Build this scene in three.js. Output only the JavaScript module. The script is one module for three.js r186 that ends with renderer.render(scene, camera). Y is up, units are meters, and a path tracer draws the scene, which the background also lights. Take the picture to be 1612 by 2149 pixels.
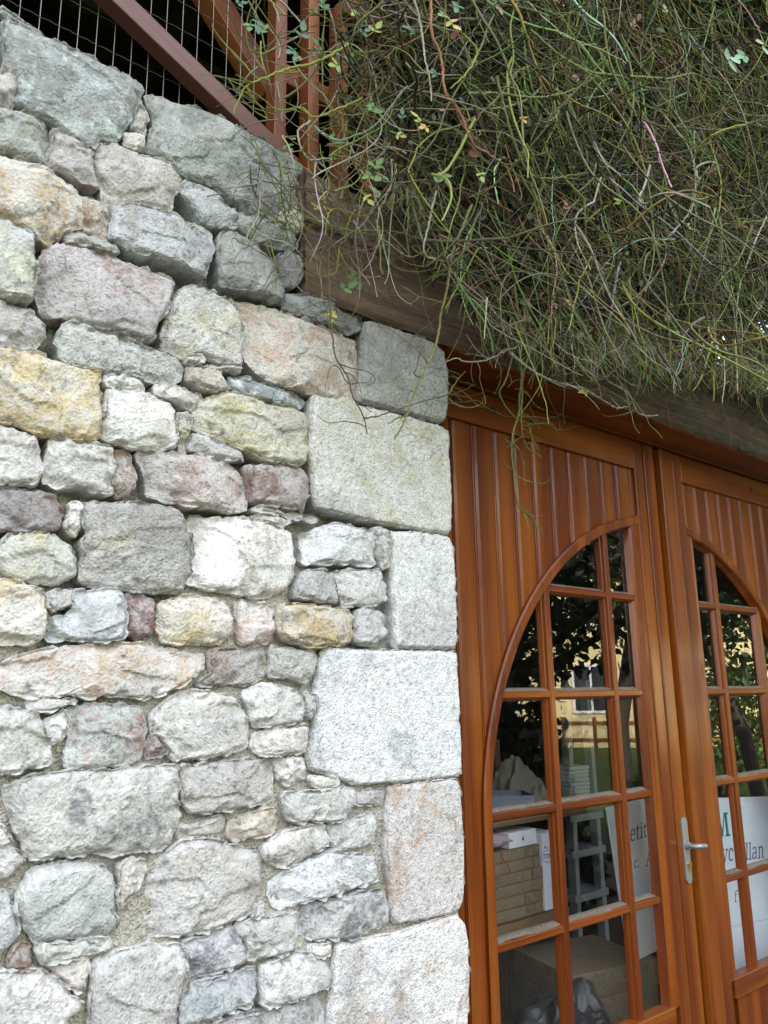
import * as THREE from 'three';
import { RoundedBoxGeometry } from 'three/addons/geometries/RoundedBoxGeometry.js';
import { mergeGeometries } from 'three/addons/utils/BufferGeometryUtils.js';
import { createNoise3D } from 'simplex-noise';

// ---------------------------------------------------------------- camera, light, exposure
const scene = new THREE.Scene();
const camera = new THREE.PerspectiveCamera(65.0, 768 / 1024, 0.05, 400);
camera.position.set(0, 1.55, 1.45);
const DEG = Math.PI / 180;
camera.rotation.set(12.831 * DEG, -39.648 * DEG, -0.834 * DEG, 'YXZ');
scene.add(camera);
const renderer = new THREE.WebGLRenderer({ antialias: true });
renderer.toneMapping = THREE.LinearToneMapping;
renderer.toneMappingExposure = 4.05;
renderer.shadowMap.enabled = true;

const SUN = new THREE.Vector3(-0.55, 0.53, -0.65).normalize();
const sun = new THREE.DirectionalLight(new THREE.Color(1.0, 0.93, 0.80), 5);
sun.position.copy(SUN).multiplyScalar(60); sun.castShadow = true; sun.shadow.radius = 1;
Object.assign(sun.shadow.camera, { left: -40, right: 40, top: 40, bottom: -40, near: 1, far: 160 });
scene.add(sun, sun.target);

function rng(seed) { let a = seed >>> 0; return () => { a = (a + 0x6D2B79F5) | 0; let t = Math.imul(a ^ (a >>> 15), 1 | a); t = (t + Math.imul(t ^ (t >>> 7), 61 | t)) ^ t; return ((t ^ (t >>> 14)) >>> 0) / 4294967296; }; }
const noise3 = createNoise3D(rng(11));
const clamp = (v, a, b) => Math.min(b, Math.max(a, v));
const smooth = (a, b, v) => { const t = clamp((v - a) / (b - a), 0, 1); return t * t * (3 - 2 * t); };
const mix = (a, b, t) => a + (b - a) * t;
const fbm = (x, y, z, o = 3) => { let s = 0, a = 0.5; for (let i = 0; i < o; i++) { s += a * noise3(x, y, z); x *= 2.03; y *= 2.03; z *= 2.03; a *= 0.5; } return s; };

{ // clear, slightly hazy daytime sky with thin cloud; the sun itself is the directional light
  const w = 512, h = 256, d = new Float32Array(w * h * 4);
  for (let j = 0; j < h; j++) for (let i = 0; i < w; i++) {
    const th = (j + 0.5) / h * Math.PI - Math.PI / 2, ph = (i + 0.5) / w * 2 * Math.PI - Math.PI;
    const x = Math.cos(th) * Math.cos(ph), y = Math.sin(th), z = Math.cos(th) * Math.sin(ph);
    const up = clamp(y, 0, 1), t = Math.pow(1 - up, 2.2);
    let r = mix(0.76, 1.06, t), g = mix(0.86, 1.06, t), b = mix(1.0, 1.06, t);
    const c = smooth(0.02, 0.45, fbm(x * 2.2, y * 4.5, z * 2.2, 4)) * smooth(0.02, 0.2, y);
    r = mix(r, 1.5, c * 0.7); g = mix(g, 1.48, c * 0.7); b = mix(b, 1.45, c * 0.7);
    const s = Math.max(0, x * SUN.x + y * SUN.y + z * SUN.z), gl = 0.5 * Math.pow(s, 8) + 2.0 * Math.pow(s, 90);
    r += gl; g += gl * 0.97; b += gl * 0.9;
    if (y < 0) { r *= 0.5; g *= 0.5; b *= 0.48; }
    const k = (j * w + i) * 4; d[k] = r; d[k + 1] = g; d[k + 2] = b; d[k + 3] = 1;
  }
  const sky = new THREE.DataTexture(d, w, h, THREE.RGBAFormat, THREE.FloatType);
  sky.mapping = THREE.EquirectangularReflectionMapping; sky.magFilter = THREE.LinearFilter; sky.minFilter = THREE.LinearFilter; sky.colorSpace = THREE.LinearSRGBColorSpace; sky.needsUpdate = true;
  scene.background = sky; scene.environment = sky;
}

// ---------------------------------------------------------------- textures
function periodic(seed, P) { // value noise on a P x P lattice that tiles
  const r = rng(seed), g = new Float32Array(P * P); for (let i = 0; i < P * P; i++) g[i] = r();
  return (u, v) => { u *= P; v *= P; const x = Math.floor(u), y = Math.floor(v); let fx = u - x, fy = v - y; fx = fx * fx * (3 - 2 * fx); fy = fy * fy * (3 - 2 * fy);
    const x0 = ((x % P) + P) % P, y0 = ((y % P) + P) % P, x1 = (x0 + 1) % P, y1 = (y0 + 1) % P;
    return mix(mix(g[y0 * P + x0], g[y0 * P + x1], fx), mix(g[y1 * P + x0], g[y1 * P + x1], fx), fy); };
}
function lattice(seed, P, Q) { // the same on a P x Q lattice, for grain that runs one way
  const r = rng(seed), g = new Float32Array(P * Q); for (let i = 0; i < P * Q; i++) g[i] = r();
  return (u, v) => { u *= P; v *= Q; const x = Math.floor(u), y = Math.floor(v); let fx = u - x, fy = v - y; fx = fx * fx * (3 - 2 * fx); fy = fy * fy * (3 - 2 * fy);
    const x0 = ((x % P) + P) % P, y0 = ((y % Q) + Q) % Q, x1 = (x0 + 1) % P, y1 = (y0 + 1) % Q;
    return mix(mix(g[y0 * P + x0], g[y0 * P + x1], fx), mix(g[y1 * P + x0], g[y1 * P + x1], fx), fy); };
}
const W = { a: lattice(31, 96, 6), b: lattice(32, 192, 12), c: lattice(33, 256, 32), d: lattice(34, 12, 2), e: lattice(35, 384, 24), f: lattice(36, 48, 2), g: lattice(37, 128, 8), h: lattice(38, 8, 1), i: lattice(39, 24, 2), j: lattice(40, 48, 12), k: lattice(41, 8, 4), l: lattice(42, 24, 6), m: lattice(43, 4, 2) };
const N = {}; for (const p of [4, 6, 8, 12, 24, 48, 96, 128, 192, 256, 384]) { N[p] = periodic(100 + p, p); N['b' + p] = periodic(700 + p, p); }
const pfbm = (u, v) => 0.5 * N[8](u, v) + 0.25 * N.b24(u, v) + 0.15 * N[48](u, v) + 0.1 * N[96](u, v);
const toS = (l) => (l <= 0.0031308 ? 12.92 * l : 1.055 * Math.pow(l, 1 / 2.4) - 0.055) * 255;
function texturePair(size, f, metres) {
  const c = new Uint8Array(size * size * 4), b = new Uint8Array(size * size * 4), o = [0, 0, 0, 0];
  for (let j = 0; j < size; j++) for (let i = 0; i < size; i++) {
    f(i / size, j / size, o); const k = (j * size + i) * 4;
    c[k] = toS(clamp(o[0], 0, 1)); c[k + 1] = toS(clamp(o[1], 0, 1)); c[k + 2] = toS(clamp(o[2], 0, 1)); c[k + 3] = 255;
    b[k] = b[k + 1] = b[k + 2] = clamp(o[3], 0, 1) * 255; b[k + 3] = 255;
  }
  const mk = (d, srgb) => { const t = new THREE.DataTexture(d, size, size); t.wrapS = t.wrapT = THREE.RepeatWrapping; t.magFilter = THREE.LinearFilter; t.minFilter = THREE.LinearMipmapLinearFilter; t.generateMipmaps = true; if (srgb) t.colorSpace = THREE.SRGBColorSpace; t.repeat.set(1 / metres[0], 1 / metres[1]); t.needsUpdate = true; return t; };
  return [mk(c, true), mk(b, false)];
}
const graniteT = texturePair(1024, (u, v, o) => {
  const a = 0.5 * N.b384(u, v) + 0.3 * N[256](u, v) + 0.2 * N.b128(u, v), e = N.b256(u + 0.3, v), sl = pfbm(u, v), f = N[384](u, v);
  let t = 0.84 + 0.16 * (e - 0.5) + 0.1 * (f - 0.5);
  const dark = smooth(0.59 - 0.1 * (sl - 0.5), 0.70, a); t = mix(t, 0.54 + 0.14 * f, dark);
  const pale = smooth(0.36, 0.26, a); t = mix(t, 1.0, pale * 0.8);
  const lich = smooth(0.56, 0.64, sl + 0.12 * (e - 0.5)); t *= 1 - 0.22 * lich;
  o[0] = t * (1 - 0.02 * dark); o[1] = t; o[2] = t * (0.99 - 0.03 * pale); o[3] = 0.5 + 0.5 * (0.5 - a) + 0.35 * (N[96](u, v) - 0.5) + 0.3 * (f - 0.5);
}, [1.0, 1.0]);
const lichenT = texturePair(1024, (u, v, o) => {
  const e = N[256](u, v), f = N.b384(u, v), p = 0.5 * N[24](u, v) + 0.3 * N.b48(u, v) + 0.2 * N[128](u, v), q = 0.5 * N.b12(u, v) + 0.25 * N.b48(u + .2, v) + 0.25 * N.b128(u, v);
  let t = 0.80 + 0.22 * (e - 0.5) + 0.12 * (f - 0.5); o[1] = o[0] = o[2] = 1;
  const dk = smooth(0.5, 0.62, q + 0.1 * (e - 0.5)); t = mix(t, 0.48 + 0.2 * f, dk * 0.7);
  const pl = smooth(0.56, 0.64, p + 0.06 * (f - 0.5)); t = mix(t, 1, pl * 0.8);
  o[0] = t * (1 - 0.05 * pl); o[1] = t * (1 - 0.005 * pl); o[2] = t * (0.98 + 0.02 * pl);
  o[3] = 0.5 + 0.45 * (e - 0.5) + 0.3 * (f - 0.5) + 0.3 * (p - 0.5) + 0.12 * pl;
}, [1.0, 1.0]);
const plainT = texturePair(1024, (u, v, o) => {
  const e = N.b256(u, v), f = N[384](u, v), s = pfbm(u + 0.37, v + 0.11), m = 0.6 * N[48](u, v) + 0.4 * N.b128(u, v);
  let t = 0.90 + 0.20 * (e - 0.5) + 0.20 * (f - 0.5) + 0.12 * (m - 0.5);
  const pit = smooth(0.60, 0.72, 0.4 * N.b128(u, v) + 0.35 * e + 0.25 * f) * smooth(0.38, 0.56, s); t = mix(t, 0.46, pit * 0.8); const speck = smooth(0.70, 0.80, 0.6 * N.b384(u + 0.4, v) + 0.4 * N[192](u, v)); t = mix(t, 0.5, speck * 0.6);
  const sm = smooth(0.53, 0.63, s + 0.16 * (m - 0.5) + 0.08 * (e - 0.5)); t *= 1 - 0.16 * sm;
  const cr = Math.abs(0.6 * N[6](u + 0.04 * m, v) + 0.25 * N.b24(u, v) + 0.15 * N[96](u, v) - 0.5), crack = (1 - smooth(0.0015, 0.006, cr)) * smooth(0.55, 0.68, N.b8(u, v)); t *= 1 - 0.35 * crack;
  o[0] = t; o[1] = t * 0.995; o[2] = t * 0.985; o[3] = 0.55 + 0.4 * (e - 0.5) + 0.3 * (f - 0.5) + 0.35 * (m - 0.5) - 0.3 * pit - 0.3 * crack;
}, [1.0, 1.0]);
const mortarT = texturePair(512, (u, v, o) => {
  const e = N[192](u, v), f = N.b256(u, v), s = pfbm(u, v); let t = 0.8 + 0.3 * (e - 0.5) + 0.25 * (f - 0.5) + 0.3 * (s - 0.5);
  const grain = smooth(0.7, 0.8, e); t = mix(t, 1, grain * 0.5); const moss = smooth(0.54, 0.64, N[12](u, v) * 0.5 + N.b48(u, v) * 0.5);
  o[0] = t * (1 - 0.14 * moss); o[1] = t * (0.985 - 0.10 * moss); o[2] = t * (0.93 - 0.2 * moss); o[3] = 0.5 + 0.7 * (e - 0.5) + 0.5 * (f - 0.5);
}, [0.6, 0.6]);
const woodT = texturePair(1024, (u, v, o) => { // varnished boards, grain along v
  const w = 0.012 * W.m(u, v), g = 0.5 * W.a(u + w, v) + 0.3 * W.b(u + w, v) + 0.2 * W.c(u, v), b = W.d(u + w, v), k = W.k(u, v);
  let t = 0.72 + 0.46 * (g - 0.5) + 0.5 * (b - 0.5) + 0.26 * (k - 0.5); const pore = smooth(0.72, 0.8, W.e(u, v)); t *= 1 - 0.16 * pore;
  o[0] = t * 1.08; o[1] = t * (0.94 + 0.3 * (b - 0.5) + 0.25 * (k - 0.5)); o[2] = t * 0.8; o[3] = 0.5 + 0.4 * (g - 0.5) - 0.3 * pore;
}, [0.5, 1.6]);
const oldWoodT = texturePair(1024, (u, v, o) => { // weathered beam, grain along v
  const w = 0.05 * (W.m(u, v) - 0.5), g = 0.45 * W.f(u + w, v) + 0.3 * W.g(u + w, v) + 0.25 * W.c(u, v), q = 0.5 * W.k(u, v) + 0.3 * W.l(u, v) + 0.2 * N[96](u, v);
  let t = 0.60 + 0.75 * (g - 0.5) + 0.4 * (q - 0.5); const cr = (1 - smooth(0.004, 0.016, Math.abs(0.5 * W.h(u + w, v) + 0.3 * W.i(u, v) + 0.2 * W.j(u, v) - 0.5))) * smooth(0.42, 0.6, N.b6(u, v)); t *= 1 - 0.75 * cr;
  const pale = smooth(0.58, 0.68, q + 0.2 * (g - 0.5)); o[0] = mix(t, 0.95, pale * 0.55); o[1] = mix(t * 0.97, 0.95, pale * 0.55); o[2] = mix(t * 0.93, 0.93, pale * 0.55); o[3] = 0.6 + 0.5 * (g - 0.5) - 0.55 * cr;
}, [0.5, 1.1]);
const M = {};
const std = (name, o) => { const m = new THREE.MeshStandardMaterial(o); m.name = name; return (M[name] = m); };
const phys = (name, o) => { const m = new THREE.MeshPhysicalMaterial(o); m.name = name; return (M[name] = m); };
std('granite', { vertexColors: true, map: graniteT[0], bumpMap: graniteT[1], bumpScale: 0.005, roughness: 0.93 });
std('lichen', { vertexColors: true, map: lichenT[0], bumpMap: lichenT[1], bumpScale: 0.004, roughness: 0.95 });
std('plain', { vertexColors: true, map: plainT[0], bumpMap: plainT[1], bumpScale: 0.004, roughness: 0.92 });
std('mortar', { vertexColors: true, map: mortarT[0], bumpMap: mortarT[1], bumpScale: 0.006, roughness: 0.97 });
phys('varnish', { specularIntensity: 0.3, color: new THREE.Color(0.255, 0.070, 0.0085), map: woodT[0], bumpMap: woodT[1], bumpScale: 0.0006, roughness: 0.45, clearcoat: 0.48, clearcoatRoughness: 0.1 });
phys('painted', { color: new THREE.Color(0.15, 0.05, 0.036), map: woodT[0], bumpMap: woodT[1], bumpScale: 0.0006, roughness: 0.5, clearcoat: 0.3, clearcoatRoughness: 0.4 });
phys('stainedPost', { color: new THREE.Color(0.34, 0.125, 0.036), map: woodT[0], bumpMap: woodT[1], bumpScale: 0.0008, roughness: 0.55, clearcoat: 0.4, clearcoatRoughness: 0.3 });
std('oldWood', { vertexColors: true, color: new THREE.Color(0.215, 0.138, 0.100), map: oldWoodT[0], bumpMap: oldWoodT[1], bumpScale: 0.006, roughness: 0.85 });
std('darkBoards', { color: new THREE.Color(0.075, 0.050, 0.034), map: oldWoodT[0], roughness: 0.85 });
phys('glass', { color: 0xffffff, transmission: 1, roughness: 0, thickness: 0, ior: 1.75 });
std('steel', { color: new THREE.Color(0.36, 0.37, 0.38), metalness: 0.85, roughness: 0.52 });
std('brass', { color: new THREE.Color(0.62, 0.47, 0.2), metalness: 0.9, roughness: 0.35 });
std('wire', { color: new THREE.Color(0.30, 0.30, 0.27), metalness: 0.3, roughness: 0.5 });
std('twig', { vertexColors: true, roughness: 0.75 });
phys('leaf', { vertexColors: true, roughness: 0.55, transmission: 0.25, thickness: 0, side: THREE.DoubleSide });

// ---------------------------------------------------------------- helpers
const taken = {};
function named(n) { const k = (taken[n] = (taken[n] ?? -1) + 1); return k ? `${n}_${String(k).padStart(3, '0')}` : n; }
function thing(name, label, category, group, pos = [0, 0, 0]) { const g = new THREE.Group(); g.name = named(name); g.position.set(...pos); g.userData = { label, category }; if (group) g.userData.group = group; scene.add(g); return g; }
function mesh(name, geo, mat, parent, label) { const m = new THREE.Mesh(geo, mat); m.name = parent === scene ? named(name) : name; m.castShadow = m.receiveShadow = true; if (label) m.userData.label = label; parent.add(m); return m; }
function single(name, geo, mat, label, category, group) { const m = mesh(name, geo, mat, scene); m.userData = { label, category }; if (group) m.userData.group = group; return m; }
function structure(name, geo, mat) { const m = mesh(name, geo, mat, scene); m.userData = { kind: 'structure', label: 0 }; delete m.userData.label; return m; }
let uvSeed = rng(5);
function metricUV(g, grain = 1) { // box projection in metres, grain axis along v, a random offset per piece
  if (g.index) g = g.toNonIndexed(); const p = g.attributes.position, n = g.attributes.normal, uv = new Float32Array(p.count * 2), ou = uvSeed() * 5, ov = uvSeed() * 5;
  for (let i = 0; i < p.count; i++) {
    const a = [Math.abs(n.getX(i)), Math.abs(n.getY(i)), Math.abs(n.getZ(i))], d = a[0] > a[1] && a[0] > a[2] ? 0 : a[1] > a[2] ? 1 : 2, c = [p.getX(i), p.getY(i), p.getZ(i)];
    const r = [0, 1, 2].filter((k) => k !== d); let [s, t] = r; if (s === grain) [s, t] = [t, s];
    uv[2 * i] = c[s] + ou; uv[2 * i + 1] = c[t] + ov;
  }
  g.setAttribute('uv', new THREE.BufferAttribute(uv, 2)); return g;
}
function box(x0, x1, y0, y1, z0, z1, r = 0.003, grain = 1) {
  const w = Math.abs(x1 - x0), h = Math.abs(y1 - y0), d = Math.abs(z1 - z0); r = Math.min(r, w * 0.45, h * 0.45, d * 0.45);
  const g = r > 0 ? new RoundedBoxGeometry(w, h, d, 2, r) : new THREE.BoxGeometry(w, h, d);
  g.translate((x0 + x1) / 2, (y0 + y1) / 2, (z0 + z1) / 2); return metricUV(g, grain);
}
function rawGeo(pos, idx, uv, col) { const g = new THREE.BufferGeometry(); g.setAttribute('position', new THREE.Float32BufferAttribute(pos, 3)); if (uv) g.setAttribute('uv', new THREE.Float32BufferAttribute(uv, 2)); if (col) g.setAttribute('color', new THREE.Float32BufferAttribute(col, 3)); g.setIndex(idx); g.computeVertexNormals(); return g; }

// ---------------------------------------------------------------- ground and surroundings
{
  const gT = texturePair(512, (u, v, o) => { const e = N[192](u, v), f = N.b256(u, v), s = pfbm(u, v), t = 0.62 + 0.6 * (e - 0.5) + 0.4 * (f - 0.5) + 0.3 * (s - 0.5); o[0] = t; o[1] = t * 0.94; o[2] = t * 0.84; o[3] = e; }, [1.2, 1.2]);
  const path = new THREE.MeshStandardMaterial({ color: new THREE.Color(0.13, 0.12, 0.105), map: gT[0], bumpMap: gT[1], bumpScale: 0.01, roughness: 0.95 }); path.name = 'gravel';
  const grassT = texturePair(512, (u, v, o) => { const e = N[192](u, v), f = N.b256(u, v), s = pfbm(u, v), t = 0.6 + 0.7 * (e - 0.5) + 0.4 * (s - 0.5); o[0] = t * (0.85 + 0.3 * (s - 0.5)); o[1] = t; o[2] = t * 0.6; o[3] = f; }, [2, 2]);
  const grass = new THREE.MeshStandardMaterial({ color: new THREE.Color(0.16, 0.24, 0.055), map: grassT[0], bumpMap: grassT[1], bumpScale: 0.04, roughness: 0.95 }); grass.name = 'grass';
  const g = new THREE.PlaneGeometry(300, 300, 1, 1); g.rotateX(-Math.PI / 2); const uvA = g.attributes.uv, pA = g.attributes.position; for (let i = 0; i < uvA.count; i++) uvA.setXY(i, pA.getX(i), pA.getZ(i)); structure('ground', g, grass);
  const p = new THREE.PlaneGeometry(30, 4.2, 1, 1); p.rotateX(-Math.PI / 2); p.translate(3, 0.004, 2.1); const u2 = p.attributes.uv, p2 = p.attributes.position; for (let i = 0; i < u2.count; i++) u2.setXY(i, p2.getX(i), p2.getZ(i)); structure('path', p, path);
}
// ---------------------------------------------------------------- the stone wall
const wall = thing('stone_wall', 'rough granite rubble wall with large dressed quoins beside the wooden doors', 'wall');
const col = new THREE.Color(), col2 = new THREE.Color();
let stoneCount = 0;
function addStone(kind, hex, mm, o = {}) {
  const id = stoneCount++, R = rng(9000 + id * 17), big = o.name === 'quoin';
  let p = []; for (let i = 0; i < mm.length; i += 2) p.push([mm[i] / 1000, mm[i + 1] / 1000]);
  const cut = big ? 0.03 : 0.04, q = [];
  for (let i = 0; i < p.length; i++) { const a = p[i], b = p[(i + 1) % p.length]; q.push([mix(a[0], b[0], cut), mix(a[1], b[1], cut)], [mix(a[0], b[0], 1 - cut), mix(a[1], b[1], 1 - cut)]); }
  let per = 0; const len = q.map((a, i) => { const b = q[(i + 1) % q.length], l = Math.hypot(a[0] - b[0], a[1] - b[1]); per += l; return l; });
  const n = o.coarse ? 36 : clamp(Math.round(per / 0.0058), 44, 200), out = []; let at = 0, acc = 0;
  for (let k = 0; k < n; k++) { const s = k / n * per; while (acc + len[at] < s) acc += len[at++]; const t = (s - acc) / len[at], a = q[at], b = q[(at + 1) % q.length]; out.push([mix(a[0], b[0], t), mix(a[1], b[1], t)]); }
  const area = out.reduce((s, a, i) => { const b = out[(i + 1) % n]; return s + a[0] * b[1] - b[0] * a[1]; }, 0) > 0 ? 1 : -1;
  const jag = big ? 0.0022 : 0.0042;
  const edge = out.map((a, i) => { const b = out[(i + n - 1) % n], c = out[(i + 1) % n]; let dx = c[0] - b[0], dy = c[1] - b[1]; const l = Math.hypot(dx, dy) || 1; const w = jag * (noise3(a[0] * 26, a[1] * 26, id) + 0.6 * noise3(a[0] * 80, a[1] * 80, id + 50)) + (big ? 0.0028 : 0.0040); return [a[0] + dy / l * area * w, a[1] - dx / l * area * w]; });
  // the point from which the whole outline can be seen
  let cx = 0, cy = 0; for (const e of edge) { cx += e[0] / n; cy += e[1] / n; }
  let xs = edge.map((e) => e[0]), ys = edge.map((e) => e[1]); const bx = [Math.min(...xs), Math.max(...xs)], by = [Math.min(...ys), Math.max(...ys)];
  const vis = (x, y) => { let m = 1e9; for (let i = 0; i < p.length; i++) { const a = p[i], b = p[(i + 1) % p.length], l = Math.hypot(b[0] - a[0], b[1] - a[1]) || 1; m = Math.min(m, area * ((b[0] - a[0]) * (y - a[1]) - (b[1] - a[1]) * (x - a[0])) / l); } return m; };
  if (vis(cx, cy) < 0.006) { let best = vis(cx, cy); for (let i = 1; i < 24; i++) for (let j = 1; j < 24; j++) { const x = mix(bx[0], bx[1], i / 24), y = mix(by[0], by[1], j / 24), v = vis(x, y); if (v > best) { best = v; cx = x; cy = y; } } }
  let maxR = 0; for (const e of edge) maxR = Math.max(maxR, Math.hypot(e[0] - cx, e[1] - cy));
  const K = o.coarse ? 7 : clamp(Math.round(maxR / 0.0048), 12, 40), size = Math.min(bx[1] - bx[0], by[1] - by[0]);
  const H = o.bulge ?? clamp(size * 0.10, 0.006, 0.013) * (0.7 + 0.6 * R()), rad = big ? 0.005 : clamp(size * 0.06, 0.0045, 0.009) * (0.7 + 0.6 * R());
  const z0 = big ? 0.001 + 0.004 * R() : 0.000 + 0.013 * R(), tx = (R() - 0.5) * (big ? 0.01 : 0.12), ty = (R() - 0.5) * (big ? 0.01 : 0.12);
  const facets = []; for (let i = 0; i < (big ? 0 : 2 + Math.floor(R() * 3)); i++) { const a = R() * 6.283, s = 0.06 + 0.40 * R() * R() + 0.06; facets.push([Math.cos(a) * s, Math.sin(a) * s, (0.15 + 0.5 * R()) * size * 0.5 * s]); }
  const rough = big ? 0.0011 : kind === 'granite' ? 0.0014 : 0.0016;
  const segs = p.map((a, i) => [a, p[(i + 1) % p.length]]);
  const dist = (x, y) => { let m = 1e9; for (const [a, b] of segs) { const vx = b[0] - a[0], vy = b[1] - a[1], t = clamp(((x - a[0]) * vx + (y - a[1]) * vy) / (vx * vx + vy * vy + 1e-12), 0, 1); m = Math.min(m, Math.hypot(x - a[0] - vx * t, y - a[1] - vy * t)); } return m; };
  const base = col.set(hex), pale = (c, sat, k) => { const l = 0.3 * c.r + 0.5 * c.g + 0.2 * c.b; return [c.r, c.g, c.b].map((v) => mix(l, v, sat) * k); }, B = pale(base, 0.36, big ? 1.46 : 1.44).map((v, k) => v * [1.02, 0.995, 1.0][k]), S = o.stain ? pale(col2.set(o.stain), 0.52, 1.42) : B, amt = 0.75 * (o.amount ?? 0);
  const pos = [], uv = [], cl = [], idx = [], ou = R() * 7, ov = R() * 7, an = R() * 6.283, ca = big ? 1 : Math.cos(an), sa = big ? 0 : Math.sin(an), lift = 0.9 + 0.2 * R();
  const put = (x, y, z, drop) => {
    pos.push(x, y, z); const el = Math.hypot(x - cx, y - cy) || 1, dz = 0.9 * drop, ux = x + (x - cx) / el * dz, uy = y + (y - cy) / el * dz; uv.push(ca * ux - sa * uy + ou, sa * ux + ca * uy + ov);
    const big1 = fbm(x * 9 + id, y * 9, z * 9 + 3, 3), fine = fbm(x * 42, y * 42, z * 42 + id, 3), spot = noise3(x * 120, y * 120, z * 120);
    let w = amt ? 0.85 * smooth(0.10 - 0.6 * amt, 0.85 - 0.6 * amt, big1 * 1.1 + fine * 0.8 + spot * 0.22) : 0;
    const g = lift * (1 + 0.16 * fine + 0.06 * spot), dark = smooth(0.26, 0.5, fbm(x * 20 + 40, y * 20, id * 3.1, 3) + 0.12 * spot) * 0.26;
    const yel = smooth(0.30, 0.5, fbm(x * 14, y * 14 + 70, id * 1.7, 3) + 0.1 * spot) * 0.15;
    const blot = smooth(0.50, 0.66, noise3(x * 46, y * 46, id + 20)) * smooth(-0.1, 0.3, noise3(x * 9, y * 9, id + 60)) * 0.36;
    for (let k = 0; k < 3; k++) { let v = mix(B[k], S[k], w) * g * (1 - blot); v = mix(v, v * [0.62, 0.66, 0.68][k], dark); v = mix(v, v * [1.04, 0.98, 0.74][k], yel); cl.push(clamp(v, 0.01, 0.9)); }
  };
  let drop = 0; const front = (x, y, d) => {
    const pr = Math.sqrt(Math.max(0, 1 - Math.pow(1 - Math.min(1, d / rad), 2)));
    let h = H + tx * (x - cx) + ty * (y - cy); for (const f of facets) h = Math.min(h, H + f[2] - f[0] * (x - cx) - f[1] * (y - cy));
    const f1 = fbm(x * 15, y * 15, id * 2.3, 3), ridge = 1 - Math.abs(noise3(x * 21, y * 21, id * 4.1)) * 2;
    const step = big ? 0 : (kind === 'plain' ? 0.0050 : 0.003) * smooth(0.0, 0.07, noise3(x * 6 + 9, y * 13, id * 1.3) + 0.12 * noise3(x * 50, y * 50, id));
    const chip = (big ? 0.003 : 0.011) * smooth(0.1, 0.5, noise3(x * 19, y * 19, id * 7.3) + 0.2 * noise3(x * 55, y * 55, id)) * (1 - smooth(0.0, big ? 0.012 : 0.026, d));
    h += (f1 * 2.2 + 0.35 * ridge * ridge) * rough + step - chip;
    drop = (0.007 + h * 0.65) * (1 - pr); return z0 - 0.007 * (1 - pr) + h * (0.35 + 0.65 * pr);
  };
  for (let k = 0; k < K; k++) { const t = Math.pow(k / K, 1.2) * 0.995; for (let i = 0; i < n; i++) { const x = mix(edge[i][0], cx, t), y = mix(edge[i][1], cy, t), z = front(x, y, k ? dist(x, y) : 0); put(x, y, z, drop); } }
  { const z = front(cx, cy, dist(cx, cy)); put(cx, cy, z, drop); } const top = pos.length / 3 - 1;
  for (let k = 0; k < K - 1; k++) for (let i = 0; i < n; i++) { const a = k * n + i, b = k * n + (i + 1) % n, c = a + n, d = b + n; area > 0 ? idx.push(a, b, d, a, d, c) : idx.push(a, d, b, a, c, d); }
  for (let i = 0; i < n; i++) { const a = (K - 1) * n + i, b = (K - 1) * n + (i + 1) % n; area > 0 ? idx.push(a, b, top) : idx.push(a, top, b); }
  const s0 = pos.length / 3, depth = [0.012, 0.035, 0.075];  // the sides that run back into the wall
  for (let r = 0; r < 4; r++) for (let i = 0; i < n; i++) { const t = r ? 0.012 * r : 0, x = mix(edge[i][0], cx, t), y = mix(edge[i][1], cy, t), z = pos[i * 3 + 2] - (r ? depth[r - 1] : 0) + (r ? 0.004 * noise3(x * 40, y * 40, r * 9 + id) : 0); put(x, y, z, 0.02 + (r ? depth[r - 1] : 0)); }
  for (let r = 0; r < 3; r++) for (let i = 0; i < n; i++) { const a = s0 + r * n + i, b = s0 + r * n + (i + 1) % n, c = a + n, d = b + n; area > 0 ? idx.push(a, d, b, a, c, d) : idx.push(a, b, d, a, d, c); }
  mesh(o.name ?? 'stone', rawGeo(pos, idx, uv, cl), M[kind], wall, o.label);
}
addStone('lichen','#8a8f88',[238,2813,271,2819,321,2822,356,2830,322,2832,265,2834,237,2830],{});
addStone('lichen','#8d9692',[281,2711,302,2693,304,2646,340,2641,377,2634,415,2623,454,2619,465,2651,495,2656,513,2686,528,2737,547,2783,551,2824,515,2828,467,2825,395,2820,323,2819,271,2811],{stain:'#a9b5b2',amount:0.5,label:'large blue-grey capstone with pale lichen'});
addStone('plain','#a39d8c',[266,2628,283,2630,300,2631,304,2669,299,2702,276,2700,260,2695],{});
addStone('lichen','#98a099',[274,2536,290,2539,347,2546,368,2550,373,2591,373,2616,341,2633,300,2631,266,2620],{stain:'#7f8266',amount:0.3});
addStone('plain','#a59f9b',[376,2576,370,2542,384,2545,408,2545,430,2543,471,2542,459,2574,451,2612,412,2621,379,2618],{stain:'#a08c7c',amount:0.4});
addStone('plain','#a39e8c',[538,2744,530,2710,557,2710,564,2746,547,2770],{});
addStone('plain','#b0ab9c',[517,2659,563,2667,557,2704,521,2693],{});
addStone('lichen','#8e938c',[556,2801,566,2783,577,2740,568,2693,571,2669,603,2670,641,2648,691,2651,726,2648,768,2629,801,2624,895,2640,940,2687,961,2709,965,2749,960,2820,917,2830,857,2823,805,2818,753,2827,699,2830,625,2818,582,2813],{stain:'#6f7266',amount:0.6,label:'long grey capstone below the wire mesh'});
addStone('plain','#b0a99c',[468,2570,480,2539,487,2511,539,2539,595,2546,629,2553,629,2593,646,2614,646,2641,618,2657,568,2655,526,2649,491,2652,466,2636,459,2596],{stain:'#9a9184',amount:0.3});
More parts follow.
